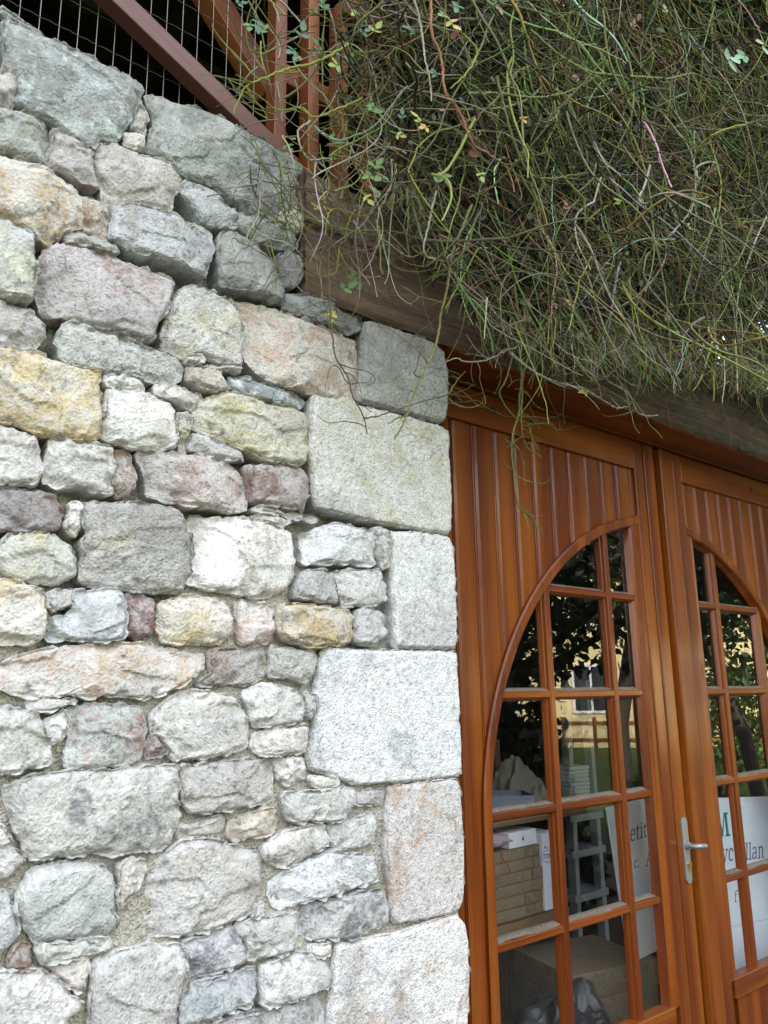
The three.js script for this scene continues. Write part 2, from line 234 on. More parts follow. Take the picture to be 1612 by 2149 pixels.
addStone('granite','#9fa8ab',[655,2610,671,2593,700,2558,730,2562,773,2566,780,2605,768,2621,727,2644,691,2648,650,2638],{});
addStone('plain','#b5ad98',[285,2407,302,2408,327,2407,354,2393,381,2383,406,2406,411,2425,443,2442,446,2467,442,2504,410,2526,366,2537,334,2531,291,2527,275,2525],{stain:'#a8823f',amount:0.55,label:'tan stone with a rusty lower edge'});
addStone('plain','#b3a58d',[448,2482,454,2442,475,2440,495,2440,498,2498,474,2510,449,2509],{stain:'#9c6c36',amount:0.45});
addStone('granite','#9ea5a9',[503,2479,499,2438,525,2434,546,2423,580,2428,615,2426,662,2428,707,2425,720,2474,728,2520,722,2537,684,2546,631,2543,574,2533,536,2528,504,2508],{stain:'#8a8478',amount:0.35});
addStone('plain','#8f917e',[418,2404,449,2409,494,2409,524,2418,497,2434,466,2435,413,2422],{});
addStone('lichen','#a0a296',[291,2251,315,2252,339,2255,364,2256,366,2275,365,2333,357,2392,324,2403,302,2407,278,2402],{stain:'#b3ae8a',amount:0.4});
addStone('plain','#a89f9f',[378,2356,371,2311,383,2253,400,2245,429,2251,442,2251,498,2247,543,2247,586,2242,599,2252,607,2286,626,2328,637,2368,634,2392,602,2396,564,2397,520,2400,488,2402,462,2409,425,2397,393,2388],{stain:'#946c58',amount:0.45,label:'large pinkish purple stone with rusty rim'});
addStone('lichen','#989b95',[740,2513,741,2467,751,2424,814,2429,869,2427,905,2426,902,2486,889,2506,854,2530,815,2549,774,2557,746,2548],{stain:'#85877c',amount:0.4});
addStone('lichen','#939a8e',[778,2577,815,2566,853,2556,888,2565,933,2577,950,2588,941,2617,887,2624,826,2619,785,2615],{});
addStone('plain','#a8a283',[905,2660,901,2633,927,2622,955,2630,965,2662,950,2681,917,2677],{stain:'#a89f5c',amount:0.4});
addStone('granite','#8c8a90',[899,2510,907,2472,934,2477,946,2498,955,2542,928,2566,889,2543],{});
addStone('lichen','#858781',[907,2415,962,2411,1013,2410,1075,2410,1119,2417,1138,2448,1143,2465,1110,2472,1036,2473,952,2463,910,2455],{stain:'#6f716b',amount:0.4});
addStone('granite','#b3b1a6',[641,2355,635,2331,624,2270,629,2240,664,2231,703,2246,753,2244,788,2246,808,2250,804,2322,791,2367,767,2391,724,2400,682,2401,647,2374],{stain:'#a39a62',amount:0.3});
addStone('plain','#a8a394',[749,2226,799,2234,807,2245,780,2243,716,2225],{});
addStone('granite','#b3a995',[796,2341,805,2294,824,2265,856,2242,902,2230,954,2231,1008,2232,1098,2238,1126,2253,1134,2324,1127,2370,1114,2399,1037,2399,962,2403,908,2407,856,2414,786,2402],{stain:'#b08868',amount:0.5,label:'orange tinged granite stone below the beam'});
addStone('granite','#9a9b92',[1134,2389,1129,2302,1125,2244,1236,2243,1318,2244,1397,2245,1410,2258,1420,2296,1424,2380,1411,2446,1372,2464,1297,2465,1214,2464,1147,2459],{stain:'#8a8c7c',amount:0.4,name:'quoin',bulge:0.012,label:'darkest quoin, right under the beam'});
addStone('granite','#a9aca2',[422,2205,424,2170,442,2165,472,2163,513,2161,560,2169,611,2170,656,2175,670,2187,671,2215,660,2229,611,2233,573,2232,530,2238,491,2244,451,2247,431,2240],{});
addStone('plain','#a2a3a5',[307,2163,323,2165,349,2169,382,2181,398,2205,390,2225,371,2244,343,2245,315,2248,299,2247],{stain:'#9c9486',amount:0.5});
addStone('plain','#b8ae8c',[319,2024,335,2025,361,2024,389,2018,418,2011,452,2015,494,2018,505,2032,509,2054,503,2102,497,2146,479,2154,442,2154,407,2161,367,2163,339,2162,323,2160,307,2159],{stain:'#b89a40',amount:0.95,label:'large ochre yellow stone at the left edge'});
addStone('plain','#b3b2a8',[512,2136,556,2135,590,2141,590,2158,577,2165,548,2163,514,2153],{});
addStone('plain','#b8b8ae',[515,2088,513,2030,537,2025,579,2020,628,2024,658,2035,653,2114,637,2125,596,2136,550,2132,514,2126],{stain:'#a39a84',amount:0.35});
addStone('plain','#aba195',[616,2142,654,2134,694,2128,717,2156,692,2159,656,2168,612,2160],{});
addStone('plain','#b8ab92',[681,2189,710,2178,747,2177,769,2185,765,2198,746,2222,704,2221,680,2213],{});
addStone('lichen','#838b90',[778,2195,801,2183,849,2183,903,2192,946,2190,972,2200,979,2211,946,2222,903,2217,857,2221,812,2227,777,2220],{stain:'#c0c4c6',amount:0.25});
addStone('plain','#b8b294',[701,2132,692,2106,700,2085,740,2083,778,2073,816,2060,864,2047,905,2047,964,2052,976,2084,972,2106,972,2151,959,2171,925,2178,861,2172,800,2180,774,2179,719,2151],{stain:'#a59f4a',amount:0.7,label:'big stone with yellow-green lichen'});
addStone('plain','#b5b3a2',[658,2075,667,2053,673,2034,683,2030,686,2060,691,2096,683,2114,663,2113],{stain:'#a89a5a',amount:0.3});
addStone('plain','#a5a5a0',[691,2041,741,2036,790,2034,817,2037,818,2052,774,2061,732,2075,696,2078],{});
addStone('plain','#acaa9e',[329,1910,344,1912,376,1916,405,1924,409,1957,405,1986,396,2003,368,2012,335,2017,319,2020],{stain:'#9c9582',amount:0.4});
addStone('plain','#aeada1',[414,1964,416,1929,468,1925,512,1922,536,1923,538,1948,539,1980,534,2013,507,2011,456,2012,422,2007],{label:'layered pale stone with a split along its middle'});
addStone('plain','#a39a8c',[543,1980,541,1948,550,1922,571,1926,582,1948,580,1980,570,2010,548,2009],{stain:'#8a5a38',amount:0.45});
addStone('plain','#ada59c',[594,1989,605,1965,610,1934,633,1928,674,1923,745,1924,782,1922,826,1934,825,1972,818,1999,790,2022,760,2034,705,2028,652,2021,608,2020,583,2009],{stain:'#9a7a6c',amount:0.5});
addStone('plain','#9c928a',[819,2004,829,1978,832,1947,879,1950,924,1949,966,1952,978,1990,980,2022,960,2041,914,2043,865,2036,815,2026],{stain:'#7c4a38',amount:0.8,label:'red-brown stone with pale top beside the big quoin'});
addStone('plain','#aca99b',[837,1934,879,1936,941,1929,1009,1933,1016,1941,958,1941,916,1948,852,1941],{});
addStone('plain','#b0ada0',[868,1913,908,1909,936,1922,899,1933,840,1922],{});
addStone('granite','#b5b4a6',[987,2179,975,2098,988,2044,993,1988,1002,1960,1060,1957,1130,1951,1230,1949,1336,1948,1408,1949,1420,1961,1424,2051,1422,2138,1423,2222,1398,2234,1318,2235,1210,2234,1118,2231,1109,2245,1037,2228,992,2226],{stain:'#a3a06c',amount:0.25,name:'quoin',bulge:0.01,label:'largest quoin, with a thin yellow tinge'});
addStone('plain','#8e8486',[336,1829,351,1830,377,1839,412,1839,445,1846,452,1858,448,1887,434,1908,412,1912,371,1907,330,1901],{stain:'#7a5648',amount:0.4,label:'purple-brown stone at the left edge'});
addStone('plain','#c0bdb2',[459,1852,478,1839,483,1847,476,1896,464,1897],{});
addStone('granite','#a09d94',[484,1864,494,1844,487,1826,496,1809,488,1787,492,1758,518,1749,560,1746,604,1745,649,1745,685,1751,697,1781,697,1835,689,1879,667,1910,627,1915,575,1911,520,1903,482,1896],{stain:'#a39578',amount:0.3});
addStone('plain','#acaf98',[347,1791,356,1771,373,1755,403,1749,446,1747,484,1764,488,1787,476,1803,460,1825,445,1836,404,1834,367,1826,356,1808],{stain:'#aaa26c',amount:0.4});
addStone('plain','#c2c0b5',[701,1883,702,1849,714,1807,703,1768,753,1759,802,1755,846,1747,882,1753,925,1772,942,1800,945,1854,941,1890,904,1904,867,1912,809,1910,753,1905,708,1904],{stain:'#98917c',amount:0.35,label:'whitish stone with a chipped lower edge'});
addStone('granite','#b5babb',[968,1863,977,1833,1037,1838,1120,1846,1171,1847,1170,1895,1158,1922,1106,1929,1055,1932,1010,1914,968,1898],{});
addStone('plain','#b3b0a6',[1179,1877,1187,1840,1205,1846,1209,1899,1203,1933,1165,1932],{});
addStone('granite','#a3a29e',[945,1762,1011,1749,1057,1752,1049,1783,1036,1810,1011,1818,976,1815,956,1803],{});
addStone('granite','#adaba7',[1066,1777,1082,1746,1152,1750,1206,1765,1201,1809,1186,1835,1120,1829,1053,1822],{});
addStone('plain','#a2a09f',[1106,1704,1110,1665,1156,1660,1193,1682,1196,1725,1176,1739,1138,1744,1115,1736],{});
addStone('granite','#b5b8b3',[1218,1835,1225,1745,1220,1661,1260,1658,1336,1659,1415,1661,1424,1685,1424,1756,1425,1853,1420,1919,1409,1940,1308,1941,1211,1930],{name:'quoin',bulge:0.01,label:'tall narrow pale quoin'});
addStone('plain','#b8b29f',[352,1645,367,1643,406,1644,429,1653,436,1667,435,1702,428,1727,412,1739,385,1743,343,1748],{stain:'#b3943f',amount:0.35});
addStone('plain','#a9b4b8',[482,1704,466,1689,441,1685,444,1651,479,1652,542,1651,573,1658,574,1695,567,1727,554,1745,482,1736],{stain:'#8e9492',amount:0.4});
addStone('plain','#a2a197',[439,1709,450,1699,479,1712,477,1741,438,1731],{});
addStone('plain','#a39591',[576,1707,581,1669,602,1659,629,1666,632,1701,623,1730,601,1742,577,1736],{stain:'#7d3a3c',amount:0.7,label:'small crimson stained stone'});
addStone('plain','#b5ab92',[640,1683,657,1657,704,1651,755,1651,793,1665,797,1703,788,1730,748,1744,683,1740,641,1725],{stain:'#b0983c',amount:0.5,label:'square tan stone with yellow lichen in its middle'});
addStone('plain','#b8ada3',[808,1685,817,1652,891,1662,898,1695,894,1732,871,1743,808,1739],{stain:'#a8806a',amount:0.5});
addStone('plain','#b8ae92',[902,1682,922,1663,986,1652,1080,1661,1101,1679,1098,1721,1077,1737,1016,1741,944,1741,901,1735],{stain:'#b8963a',amount:0.7,label:'yellow lichened stone in the narrow course'});
addStone('plain','#b8b2a5',[359,1572,387,1564,426,1555,480,1557,525,1554,566,1556,621,1550,658,1558,705,1582,745,1606,741,1632,687,1637,622,1648,575,1647,519,1647,474,1641,420,1629,370,1609,356,1601],{stain:'#b8926c',amount:0.45,label:'long lens-shaped cream stone'});
addStone('granite','#a09b93',[756,1597,726,1573,796,1573,839,1573,881,1591,877,1642,837,1645,794,1642,748,1638],{stain:'#8a6a50',amount:0.35});
addStone('granite','#a2a196',[888,1593,938,1585,978,1577,997,1603,1004,1633,994,1642,933,1648,890,1650],{});
addStone('granite','#c2c5c8',[1001,1572,997,1488,981,1439,986,1403,1038,1388,1065,1377,1116,1361,1193,1360,1290,1358,1408,1359,1425,1365,1427,1416,1426,1512,1425,1610,1422,1652,1274,1652,1127,1649,1038,1652,1018,1643],{name:'quoin',bulge:0.01,label:'whitest quoin with a cut lower left corner'});
addStone('plain','#b1b5aa',[840,1525,848,1491,931,1495,960,1500,962,1522,957,1551,921,1568,867,1574,828,1559],{});
addStone('granite','#a29f98',[968,1507,982,1501,994,1521,994,1550,968,1557],{});
addStone('plain','#b5b1a5',[641,1487,668,1459,688,1439,720,1438,790,1443,840,1453,842,1488,828,1524,807,1549,755,1561,695,1560,659,1540,638,1520],{stain:'#9c9c98',amount:0.3,label:'rounded boulder-like stone'});
addStone('plain','#b8b4a5',[849,1453,860,1438,916,1433,948,1436,974,1441,978,1453,976,1491,943,1489,892,1487,856,1476],{});
addStone('plain','#a9a79b',[431,1533,454,1533,478,1538,499,1547,480,1551,442,1553,418,1546],{});
addStone('plain','#b1b3a8',[367,1437,400,1436,429,1440,463,1451,455,1479,440,1506,430,1528,402,1535,358,1538],{stain:'#9c9a86',amount:0.3});
addStone('plain','#b8bbb6',[442,1498,459,1477,485,1484,484,1510,479,1533,458,1520,444,1511],{});
addStone('plain','#a9afa8',[491,1488,488,1462,488,1439,530,1433,573,1436,617,1444,627,1471,625,1505,618,1533,582,1537,526,1541,488,1533],{stain:'#9c5a44',amount:0.25,label:'grey-green stone with a red left edge'});
addStone('plain','#968886',[630,1445,660,1448,669,1455,643,1486,632,1473],{stain:'#6e3236',amount:0.6});
addStone('plain','#a6a89c',[392,1398,407,1366,425,1330,442,1299,459,1297,507,1296,542,1296,582,1289,626,1289,668,1286,683,1300,693,1321,692,1363,690,1406,686,1428,634,1431,574,1427,503,1432,449,1430,411,1425,388,1417],{stain:'#5e6166',amount:0.4,label:'very large stone with a dark upper edge'});
addStone('plain','#aba69f',[696,1391,706,1357,716,1341,763,1340,835,1342,899,1350,901,1384,896,1427,832,1430,770,1429,721,1426,692,1423],{stain:'#94908c',amount:0.4});
addStone('plain','#b5afa0',[911,1389,937,1374,956,1376,975,1389,974,1414,963,1429,936,1430,912,1427],{});
addStone('plain','#b3ae9e',[994,1370,1013,1362,1060,1366,1057,1375,1013,1388,982,1387],{});
addStone('granite','#abada4',[923,1337,935,1315,957,1302,983,1302,1030,1295,1063,1296,1092,1309,1100,1334,1097,1352,1063,1363,1013,1356,949,1361,923,1357],{});
addStone('granite','#a69d97',[1102,1330,1112,1321,1160,1316,1193,1317,1193,1345,1152,1348,1108,1345],{});
addStone('granite','#b9b2ae',[1194,1302,1188,1235,1192,1185,1200,1134,1201,1085,1212,1069,1281,1064,1370,1062,1400,1067,1416,1086,1418,1119,1422,1207,1421,1280,1417,1327,1403,1352,1265,1353,1200,1351],{stain:'#ae8460',amount:0.4,name:'quoin',bulge:0.01,label:'pinkish quoin with orange stains'});
addStone('plain','#b1afa0',[700,1315,704,1304,735,1301,791,1297,798,1304,793,1330,751,1328,706,1324],{});
addStone('plain','#b8a98a',[804,1298,818,1284,860,1284,898,1288,908,1298,901,1334,866,1332,830,1323,803,1320],{stain:'#b3853c',amount:0.55,label:'small orange-yellow stone'});
addStone('plain','#b3b0a4',[880,1250,895,1235,935,1221,974,1234,1012,1244,1034,1256,1028,1273,1016,1293,965,1291,919,1287,880,1270],{});
addStone('granite','#abaaa5',[1040,1247,1065,1238,1123,1231,1162,1239,1167,1271,1158,1300,1115,1295,1072,1292,1031,1284],{});
addStone('plain','#bbb8ac',[384,1283,399,1278,408,1278,422,1289,430,1302,409,1329,392,1352,377,1361],{});
addStone('plain','#adb5ad',[429,1222,440,1201,459,1172,482,1171,521,1168,562,1158,593,1166,588,1201,583,1256,566,1268,549,1278,518,1287,481,1287,448,1284,435,1269,426,1251],{stain:'#929e9a',amount:0.4});
addStone('plain','#a9ada0',[464,1149,472,1139,510,1139,553,1138,585,1139,581,1158,509,1161,460,1168],{});
addStone('plain','#b5ae9e',[591,1240,593,1206,599,1198,615,1212,625,1232,639,1257,635,1275,612,1280,590,1270],{});
addStone('plain','#b3b2aa',[618,1202,602,1178,600,1159,625,1147,649,1140,679,1142,726,1134,775,1136,822,1142,853,1148,872,1168,877,1186,878,1227,870,1253,818,1272,786,1284,752,1294,703,1294,674,1272,645,1249,636,1232],{stain:'#a99a8c',amount:0.4,label:'large broken-faced stone with slanting facets'});
addStone('plain','#b5bcbe',[896,1177,912,1150,959,1145,998,1151,1055,1151,1114,1158,1165,1164,1161,1189,1149,1215,1080,1227,1030,1237,998,1228,939,1215,903,1202],{});
addStone('plain','#aaacaa',[969,1090,991,1077,1038,1072,1092,1062,1143,1065,1195,1072,1194,1109,1187,1141,1110,1147,1038,1142,982,1142,972,1129],{stain:'#686a70',amount:0.35});
addStone('plain','#9dabac',[395,1157,409,1159,422,1170,432,1191,427,1215,416,1242,401,1254,386,1261],{stain:'#86908c',amount:0.4});
addStone('plain','#a39486',[421,1141,454,1136,460,1150,449,1170,435,1170,422,1153],{stain:'#8c5a40',amount:0.55});
addStone('plain','#aaacae',[729,1100,733,1078,745,1061,777,1062,817,1062,843,1065,846,1080,831,1117,818,1135,788,1132,752,1124,714,1121],{stain:'#666878',amount:0.4});
addStone('plain','#b1b1a8',[845,1097,849,1073,893,1067,937,1067,951,1073,962,1096,962,1127,921,1137,867,1138,826,1136],{});
addStone('granite','#bcbbba',[1048,1006,1040,963,1036,920,1040,873,1408,780,1416,826,1423,862,1427,928,1428,996,1419,1035,1395,1058,1355,1058,1210,1050,1122,1054,1052,1055],{stain:'#b09684',amount:0.35,name:'quoin',bulge:0.01,label:'lowest quoin, pale with a brownish right side'});
addStone('plain','#b5b2a5',[989,1054,1015,1043,1043,1044,1038,1063,989,1064],{});
addStone('plain','#b5b8b2',[880,1023,875,992,920,979,954,983,999,982,1033,986,1039,1008,1030,1032,999,1050,953,1062,905,1057,877,1054],{});
addStone('plain','#a5b2b3',[735,1036,717,1022,721,992,764,986,806,992,846,996,865,1010,874,1030,864,1053,824,1053,778,1052,740,1052],{stain:'#8e9c9c',amount:0.4});
addStone('plain','#aeb2b1',[1025,877,1029,918,1029,945,1013,973,961,976,906,977,836,982,787,978,775,941],{stain:'#928b8c',amount:0.35});
addStone('plain','#bcb0a5',[497,1117,516,1097,535,1084,547,1095,553,1112,549,1136,510,1137,486,1134],{});
addStone('plain','#b5b5af',[555,1082,556,1046,557,996,714,956,711,1023,713,1048,726,1066,723,1093,710,1121,635,1133,592,1131,558,1125],{stain:'#a39e96',amount:0.3});
addStone('plain','#b3b1a8',[406,1034,514,1007,517,1047,539,1057,541,1066,521,1082,498,1108,472,1130,435,1135,396,1141],{stain:'#7e8692',amount:0.3});
addStone('plain','#adada2',[863,1142,878,1151,879,1162,863,1161,856,1143],{});
addStone('plain','#adaa9c',[672,2221,690,2221,704,2231,696,2240,669,2231],{});

{ // courses that run on beyond the frame, to the left and below
  const R = rng(321), hexes = ['#a9a598', '#b3ad9c', '#9fa29d', '#aea79a', '#a49a8c', '#b5b2a6'];
  const course = (x0, x1, y0, y1) => { let x = x0; while (x < x1 - 0.05) { const w = Math.min(x1 - x, 0.12 + 0.2 * R()); const j = () => Math.round((R() - 0.5) * 14), a = Math.round(x * 1000) + 5, b = Math.round((x + w) * 1000) - 6, c = Math.round(y0 * 1000) + 5, d = Math.round(y1 * 1000) - 6, m = (a + b) >> 1, h = (c + d) >> 1; addStone(R() < 0.35 ? 'granite' : 'plain', hexes[Math.floor(R() * 6)], [a + 12 + j(), c + j(), m, c + j(), b - 12 + j(), c + j(), b + j(), h, b - 10 + j(), d + j(), m, d + j(), a + 10 + j(), d + j(), a + j(), h], { coarse: true }); x += w; } };
  for (let y = 0; y < 2.75; ) { const h = Math.min(2.815 - y, 0.11 + 0.1 * R()), t = y + h; course(-0.95, t > 1.03 ? 0.232 + (2.8 - t) * 0.085 : Math.min(1.05, 0.39 + (1.03 - t) / 0.26), y, t); y = t; }
  for (let y = 0.0; y < 0.74; ) { const h = Math.min(0.775 - y, 0.13 + 0.1 * R()); addStone('granite', '#b5b4ae', [1065, Math.round(y * 1000) + 4, 1425, Math.round(y * 1000) + 4, 1428, Math.round((y + h) * 1000) - 5, 1065, Math.round((y + h) * 1000) - 5], { name: 'quoin', bulge: 0.01, coarse: true }); y += h; }
}
{ // mortar: an uneven sheet behind the stone faces, well filled low down and washed out towards the top
  const x0 = -1.0, x1 = 1.415, y0 = 0, y1 = 2.80, nx = 220, ny = 260, pos = [], uv = [], cl = [], idx = [];
  for (let j = 0; j <= ny; j++) for (let i = 0; i <= nx; i++) {
    const x = mix(x0, x1, i / nx), y = mix(y0, y1, j / ny), deep = smooth(1.5, 2.15, y + 0.25 * noise3(x * 2.4, y * 2.4, 5));
    let z = mix(-0.009, -0.056, deep) + 0.007 * fbm(x * 12, y * 12, 2, 2) + 0.0012 * noise3(x * 60, y * 60, 8); z = Math.min(z, 0.004);
    if (y > 2.79) z = Math.min(z, -0.02);
    pos.push(x, y, z); uv.push(x, y); const w = smooth(-0.2, 0.5, fbm(x * 7, y * 7, 30, 3)), g = 1 + 0.2 * noise3(x * 50, y * 50, 3);
    cl.push(mix(0.54, 0.47, w) * g, mix(0.51, 0.445, w) * g, mix(0.465, 0.39, w) * g);
  }
  for (let j = 0; j < ny; j++) for (let i = 0; i < nx; i++) { const a = j * (nx + 1) + i, b = a + 1, c = a + nx + 1, d = c + 1; idx.push(a, b, d, a, d, c); }
  mesh('mortar', rawGeo(pos, idx, uv, cl), M.mortar, wall);
  const render = std('wallCore', { color: new THREE.Color(0.30, 0.28, 0.24), map: mortarT[0], bumpMap: mortarT[1], bumpScale: 0.006, roughness: 0.97 });
  mesh('wall_body', box(-1.0, 1.415, 0, 2.79, -0.5, -0.055, 0), render, wall);
  mesh('wall_body', box(3.985, 6.5, 0, 2.79, -0.5, 0.0, 0), render, wall);
}
// ---------------------------------------------------------------- beam over the doors
{
  const beam = thing('lintel_beam', 'long weathered wooden beam across the top of the doors, half hidden by the vine', 'beam');
  const nx = 420, ny = 44, pos = [], uv = [], idx = [], x0 = 0.955, x1 = 4.3, yb = 2.468, yt = 2.80, zf = 0.02, cl = [];
  for (let j = 0; j <= ny; j++) for (let i = 0; i <= nx; i++) { // front face with splits and worn arrises
    const x = mix(x0, x1, i / nx), y = mix(yb, yt, j / ny), e = Math.min(j, ny - j), n = fbm(x * 1.6, y * 26, 4, 3), split = Math.abs(noise3(x * 1.3 + 3, y * 17, 12) + 0.12 * noise3(x * 12, y * 40, 2));
    let z = zf + 0.003 * n - (e === 0 ? 0.012 : e === 1 ? 0.004 : 0) * (1 + 0.6 * noise3(x * 9, y, 2)); if (split < 0.10) z -= 0.020 * (1 - split / 0.10) * (0.25 + 0.75 * smooth(2.58, 2.66, y));
    pos.push(x + (i === 0 ? 0.003 * noise3(1, y * 30, 1) : 0), y, z); uv.push(y, x); { const al = smooth(1.9, 2.8, x + 0.5 * noise3(x * 3, y * 6, 2)) * (0.55 + 0.45 * smooth(-0.3, 0.3, fbm(x * 9, y * 14, 6, 3))); cl.push(mix(1, 0.50, al), mix(1, 0.62, al), mix(1, 0.50, al)); } // green algae mottling, with shade painted in towards the right end
  }
  for (let j = 0; j < ny; j++) for (let i = 0; i < nx; i++) { const a = j * (nx + 1) + i, b = a + 1, c = a + nx + 1, d = c + 1; idx.push(a, b, d, a, d, c); }
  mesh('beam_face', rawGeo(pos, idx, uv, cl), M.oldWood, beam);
  { const g = box(x0 + 0.002, x1, yb + 0.004, yt - 0.004, -0.30, 0.006, 0, 0); g.setAttribute('color', new THREE.Float32BufferAttribute(new Float32Array(g.attributes.position.count * 3).fill(1), 3)); mesh('beam_body', g, M.oldWood, beam); }
  mesh('soffit_board', box(1.43, 3.98, yb - 0.004, yb + 0.0035, -0.26, 0.004, 0.001, 0), M.varnish, beam);
}
// ---------------------------------------------------------------- doors
const D = -0.15, CX = 2.685, EA = 1.02, EB = 0.98, EY = 1.20, SILL = 0.582;
const ellY = (x, off = 0) => { const a = EA - off, b = EB - off, t = (x - CX) / a; return Math.abs(t) >= 1 ? -1 : EY + b * Math.sqrt(1 - t * t); };
const ellX = (y, off = 0) => { const a = EA - off, b = EB - off; if (y <= EY) return CX - a; const t = (y - EY) / b; return t >= 1 ? CX : CX - a * Math.sqrt(1 - t * t); };
{
  const frame = thing('door_frame', 'varnished wooden frame around the arched double doors', 'door frame');
  mesh('jamb', box(1.395, 1.475, 0, 2.463, D - 0.06, D + 0.02, 0.004), M.varnish, frame);
  mesh('jamb', box(3.895, 3.975, 0, 2.463, D - 0.06, D + 0.02, 0.004), M.varnish, frame);
  mesh('head', box(1.475, 3.895, 2.4585, 2.4638, D - 0.08, D + 0.012, 0.001, 0), M.varnish, frame);
}
function extrudeY(profile, y0, y1, grain = 1) { // profile: [x,z] open strip (front, left to right), simple prism with ends
  const pos = [], idx = [], n = profile.length; for (const y of [y0, y1]) for (const [x, z] of profile) pos.push(x, typeof y === 'function' ? y(x) : y, z);
  for (let i = 0; i < n - 1; i++) idx.push(i, i + 1, n + i + 1, i, n + i + 1, n + i);
  return metricUV(rawGeoFlat(pos, idx), grain);
}
function rawGeoFlat(pos, idx) { let g = new THREE.BufferGeometry(); g.setAttribute('position', new THREE.Float32BufferAttribute(pos, 3)); g.setIndex(idx); g = g.toNonIndexed(); g.computeVertexNormals(); return g; }
function makeLeaf(side, label) {
  const leaf = thing('wooden_door', label, 'door'), X = (x) => side === 1 ? x : 2 * CX - x, P = (nm, g, m = M.varnish, par = leaf, lb) => mesh(nm, g, m, par, lb);
  const bx = (x0, x1, ...r) => box(Math.min(X(x0), X(x1)), Math.max(X(x0), X(x1)), ...r);
  const zb = D - 0.05;
  P('stile', bx(1.477, 1.555, 0.03, 2.455, zb, D, 0.004)); P('stile', bx(2.524, 2.583, 0.03, 2.455, zb, D - 0.001, 0.005)); P('stile', bx(2.586, 2.652, 0.03, 2.455, zb, D + 0.002, 0.005));
  P('top_rail', bx(1.555, 2.524, 2.346, 2.455, zb, D - 0.001, 0.004, 0), M.varnish); P('bottom_rail', bx(1.555, 2.524, 0.03, 0.16, zb, D - 0.001, 0.004, 0));
  P('lower_panel', bx(1.7, 2.475, 0.16, SILL - 0.03, zb + 0.01, D - 0.012, 0.003));
  P('lock_rail', bx(1.66, 2.5, SILL - 0.07, SILL - 0.004, zb, D - 0.002, 0.006, 0));
  if (side === 1) P('cover_strip', box(2.6565, 2.674, 0.03, 2.452, zb, D - 0.014, 0.002), M.varnish); 
  else P('cover_strip', box(2.677, 2.7045, 0.03, 2.452, zb, D + 0.014, 0.006));
  // beaded boards above the arch: each one a part, cut along the arch
  const zp = D - 0.014;
  for (let k = -1; k < 11; k++) {
    const a = k < 0 ? 1.553 : 1.592 + k * 0.0906, b = Math.min(1.592 + (k + 1) * 0.0906, 2.5255), prof = [];
    const bead = (s, x) => [[x + s * 0.0006, zp - 0.007], [x + s * 0.0022, zp - 0.001], [x + s * 0.0042, zp + 0.0012], [x + s * 0.0064, zp - 0.0004], [x + s * 0.0078, zp - 0.0045], [x + s * 0.0096, zp + 0.0002], [x + s * 0.0118, zp + 0.0010], [x + s * 0.0135, zp - 0.001], [x + s * 0.0146, zp - 0.003]];
    prof.push(...bead(1, a)); for (let i = 1; i < 9; i++) prof.push([mix(a + 0.0146, b - 0.003, i / 9), zp]); prof.push([b - 0.003, zp], [b - 0.0008, zp - 0.004], [b - 0.0004, zp - 0.012]);
    const pr = prof.map(([x, z]) => [X(x), z]); if (side !== 1) pr.reverse();
    const low = (x) => { const q = ellY(X2(x), 0.016), xx = X2(x); return xx < CX - EA + 0.016 ? 0.16 : q; };
    function X2(x) { return side === 1 ? x : 2 * CX - x; }
    if (b > a) P('board', extrudeY(pr, low, 2.350));
  }
  { // moulding that follows the arch and runs down the jamb
    const prof = [[0.0, -0.020], [-0.002, 0.002], [0.004, 0.006], [0.026, 0.006], [0.032, 0.002], [0.034, -0.012], [0.040, -0.030]];
    const path = []; const th0 = Math.acos((CX - 2.5255) / EA); for (let i = 0; i <= 60; i++) { const th = mix(th0, 0, i / 60); path.push([-Math.cos(th), Math.sin(th)]); }
    const pos = [], idx = []; const put = (x, y, z) => pos.push(X(x), y, z); let rows = 0;
    for (const [c, s] of path) { for (const [o, z] of prof) put(CX + c * (EA - o), EY + s * (EB - o), D - 0.006 + z); rows++; }
    for (const [o, z] of prof) put(CX - (EA - o), SILL - 0.03, D - 0.006 + z); rows++;
    const m = prof.length; for (let r = 0; r < rows - 1; r++) for (let i = 0; i < m - 1; i++) { const a = r * m + i, b = a + 1, c = a + m, d = c + 1; side === 1 ? idx.push(a, c, b, b, c, d) : idx.push(a, b, c, b, d, c); }
    P('arch_moulding', metricUV(rawGeoFlat(pos, idx)), M.varnish);
  }
  P('glazing_bead', extrudeY((side === 1 ? [[2.466, D - 0.035], [2.474, D - 0.016], [2.480, D - 0.008], [2.5, D - 0.004], [2.5255, D - 0.006]] : [[2 * CX - 2.5255, D - 0.006], [2 * CX - 2.5, D - 0.004], [2 * CX - 2.480, D - 0.008], [2 * CX - 2.474, D - 0.016], [2 * CX - 2.466, D - 0.035]]), SILL - 0.01, (x) => ellY(side === 1 ? x : 2 * CX - x, 0.02)), M.varnish);
  // glazing bars
  const gz = D - 0.037, bars = [1.995, 2.325], rows = [1.871, 1.545, 1.218, 0.889];
  const barProf = [[-0.024, gz - 0.002], [-0.019, gz + 0.012], [-0.0155, gz + 0.014], [-0.013, gz + 0.0225], [-0.009, gz + 0.025], [0.009, gz + 0.025], [0.013, gz + 0.0225], [0.0155, gz + 0.014], [0.019, gz + 0.012], [0.024, gz - 0.002]];
  for (const xv of bars) P('glazing_bar', extrudeY(barProf.map(([a, z]) => [X(xv) + a, z]), SILL - 0.01, ellY(xv, 0.02)), M.varnish);
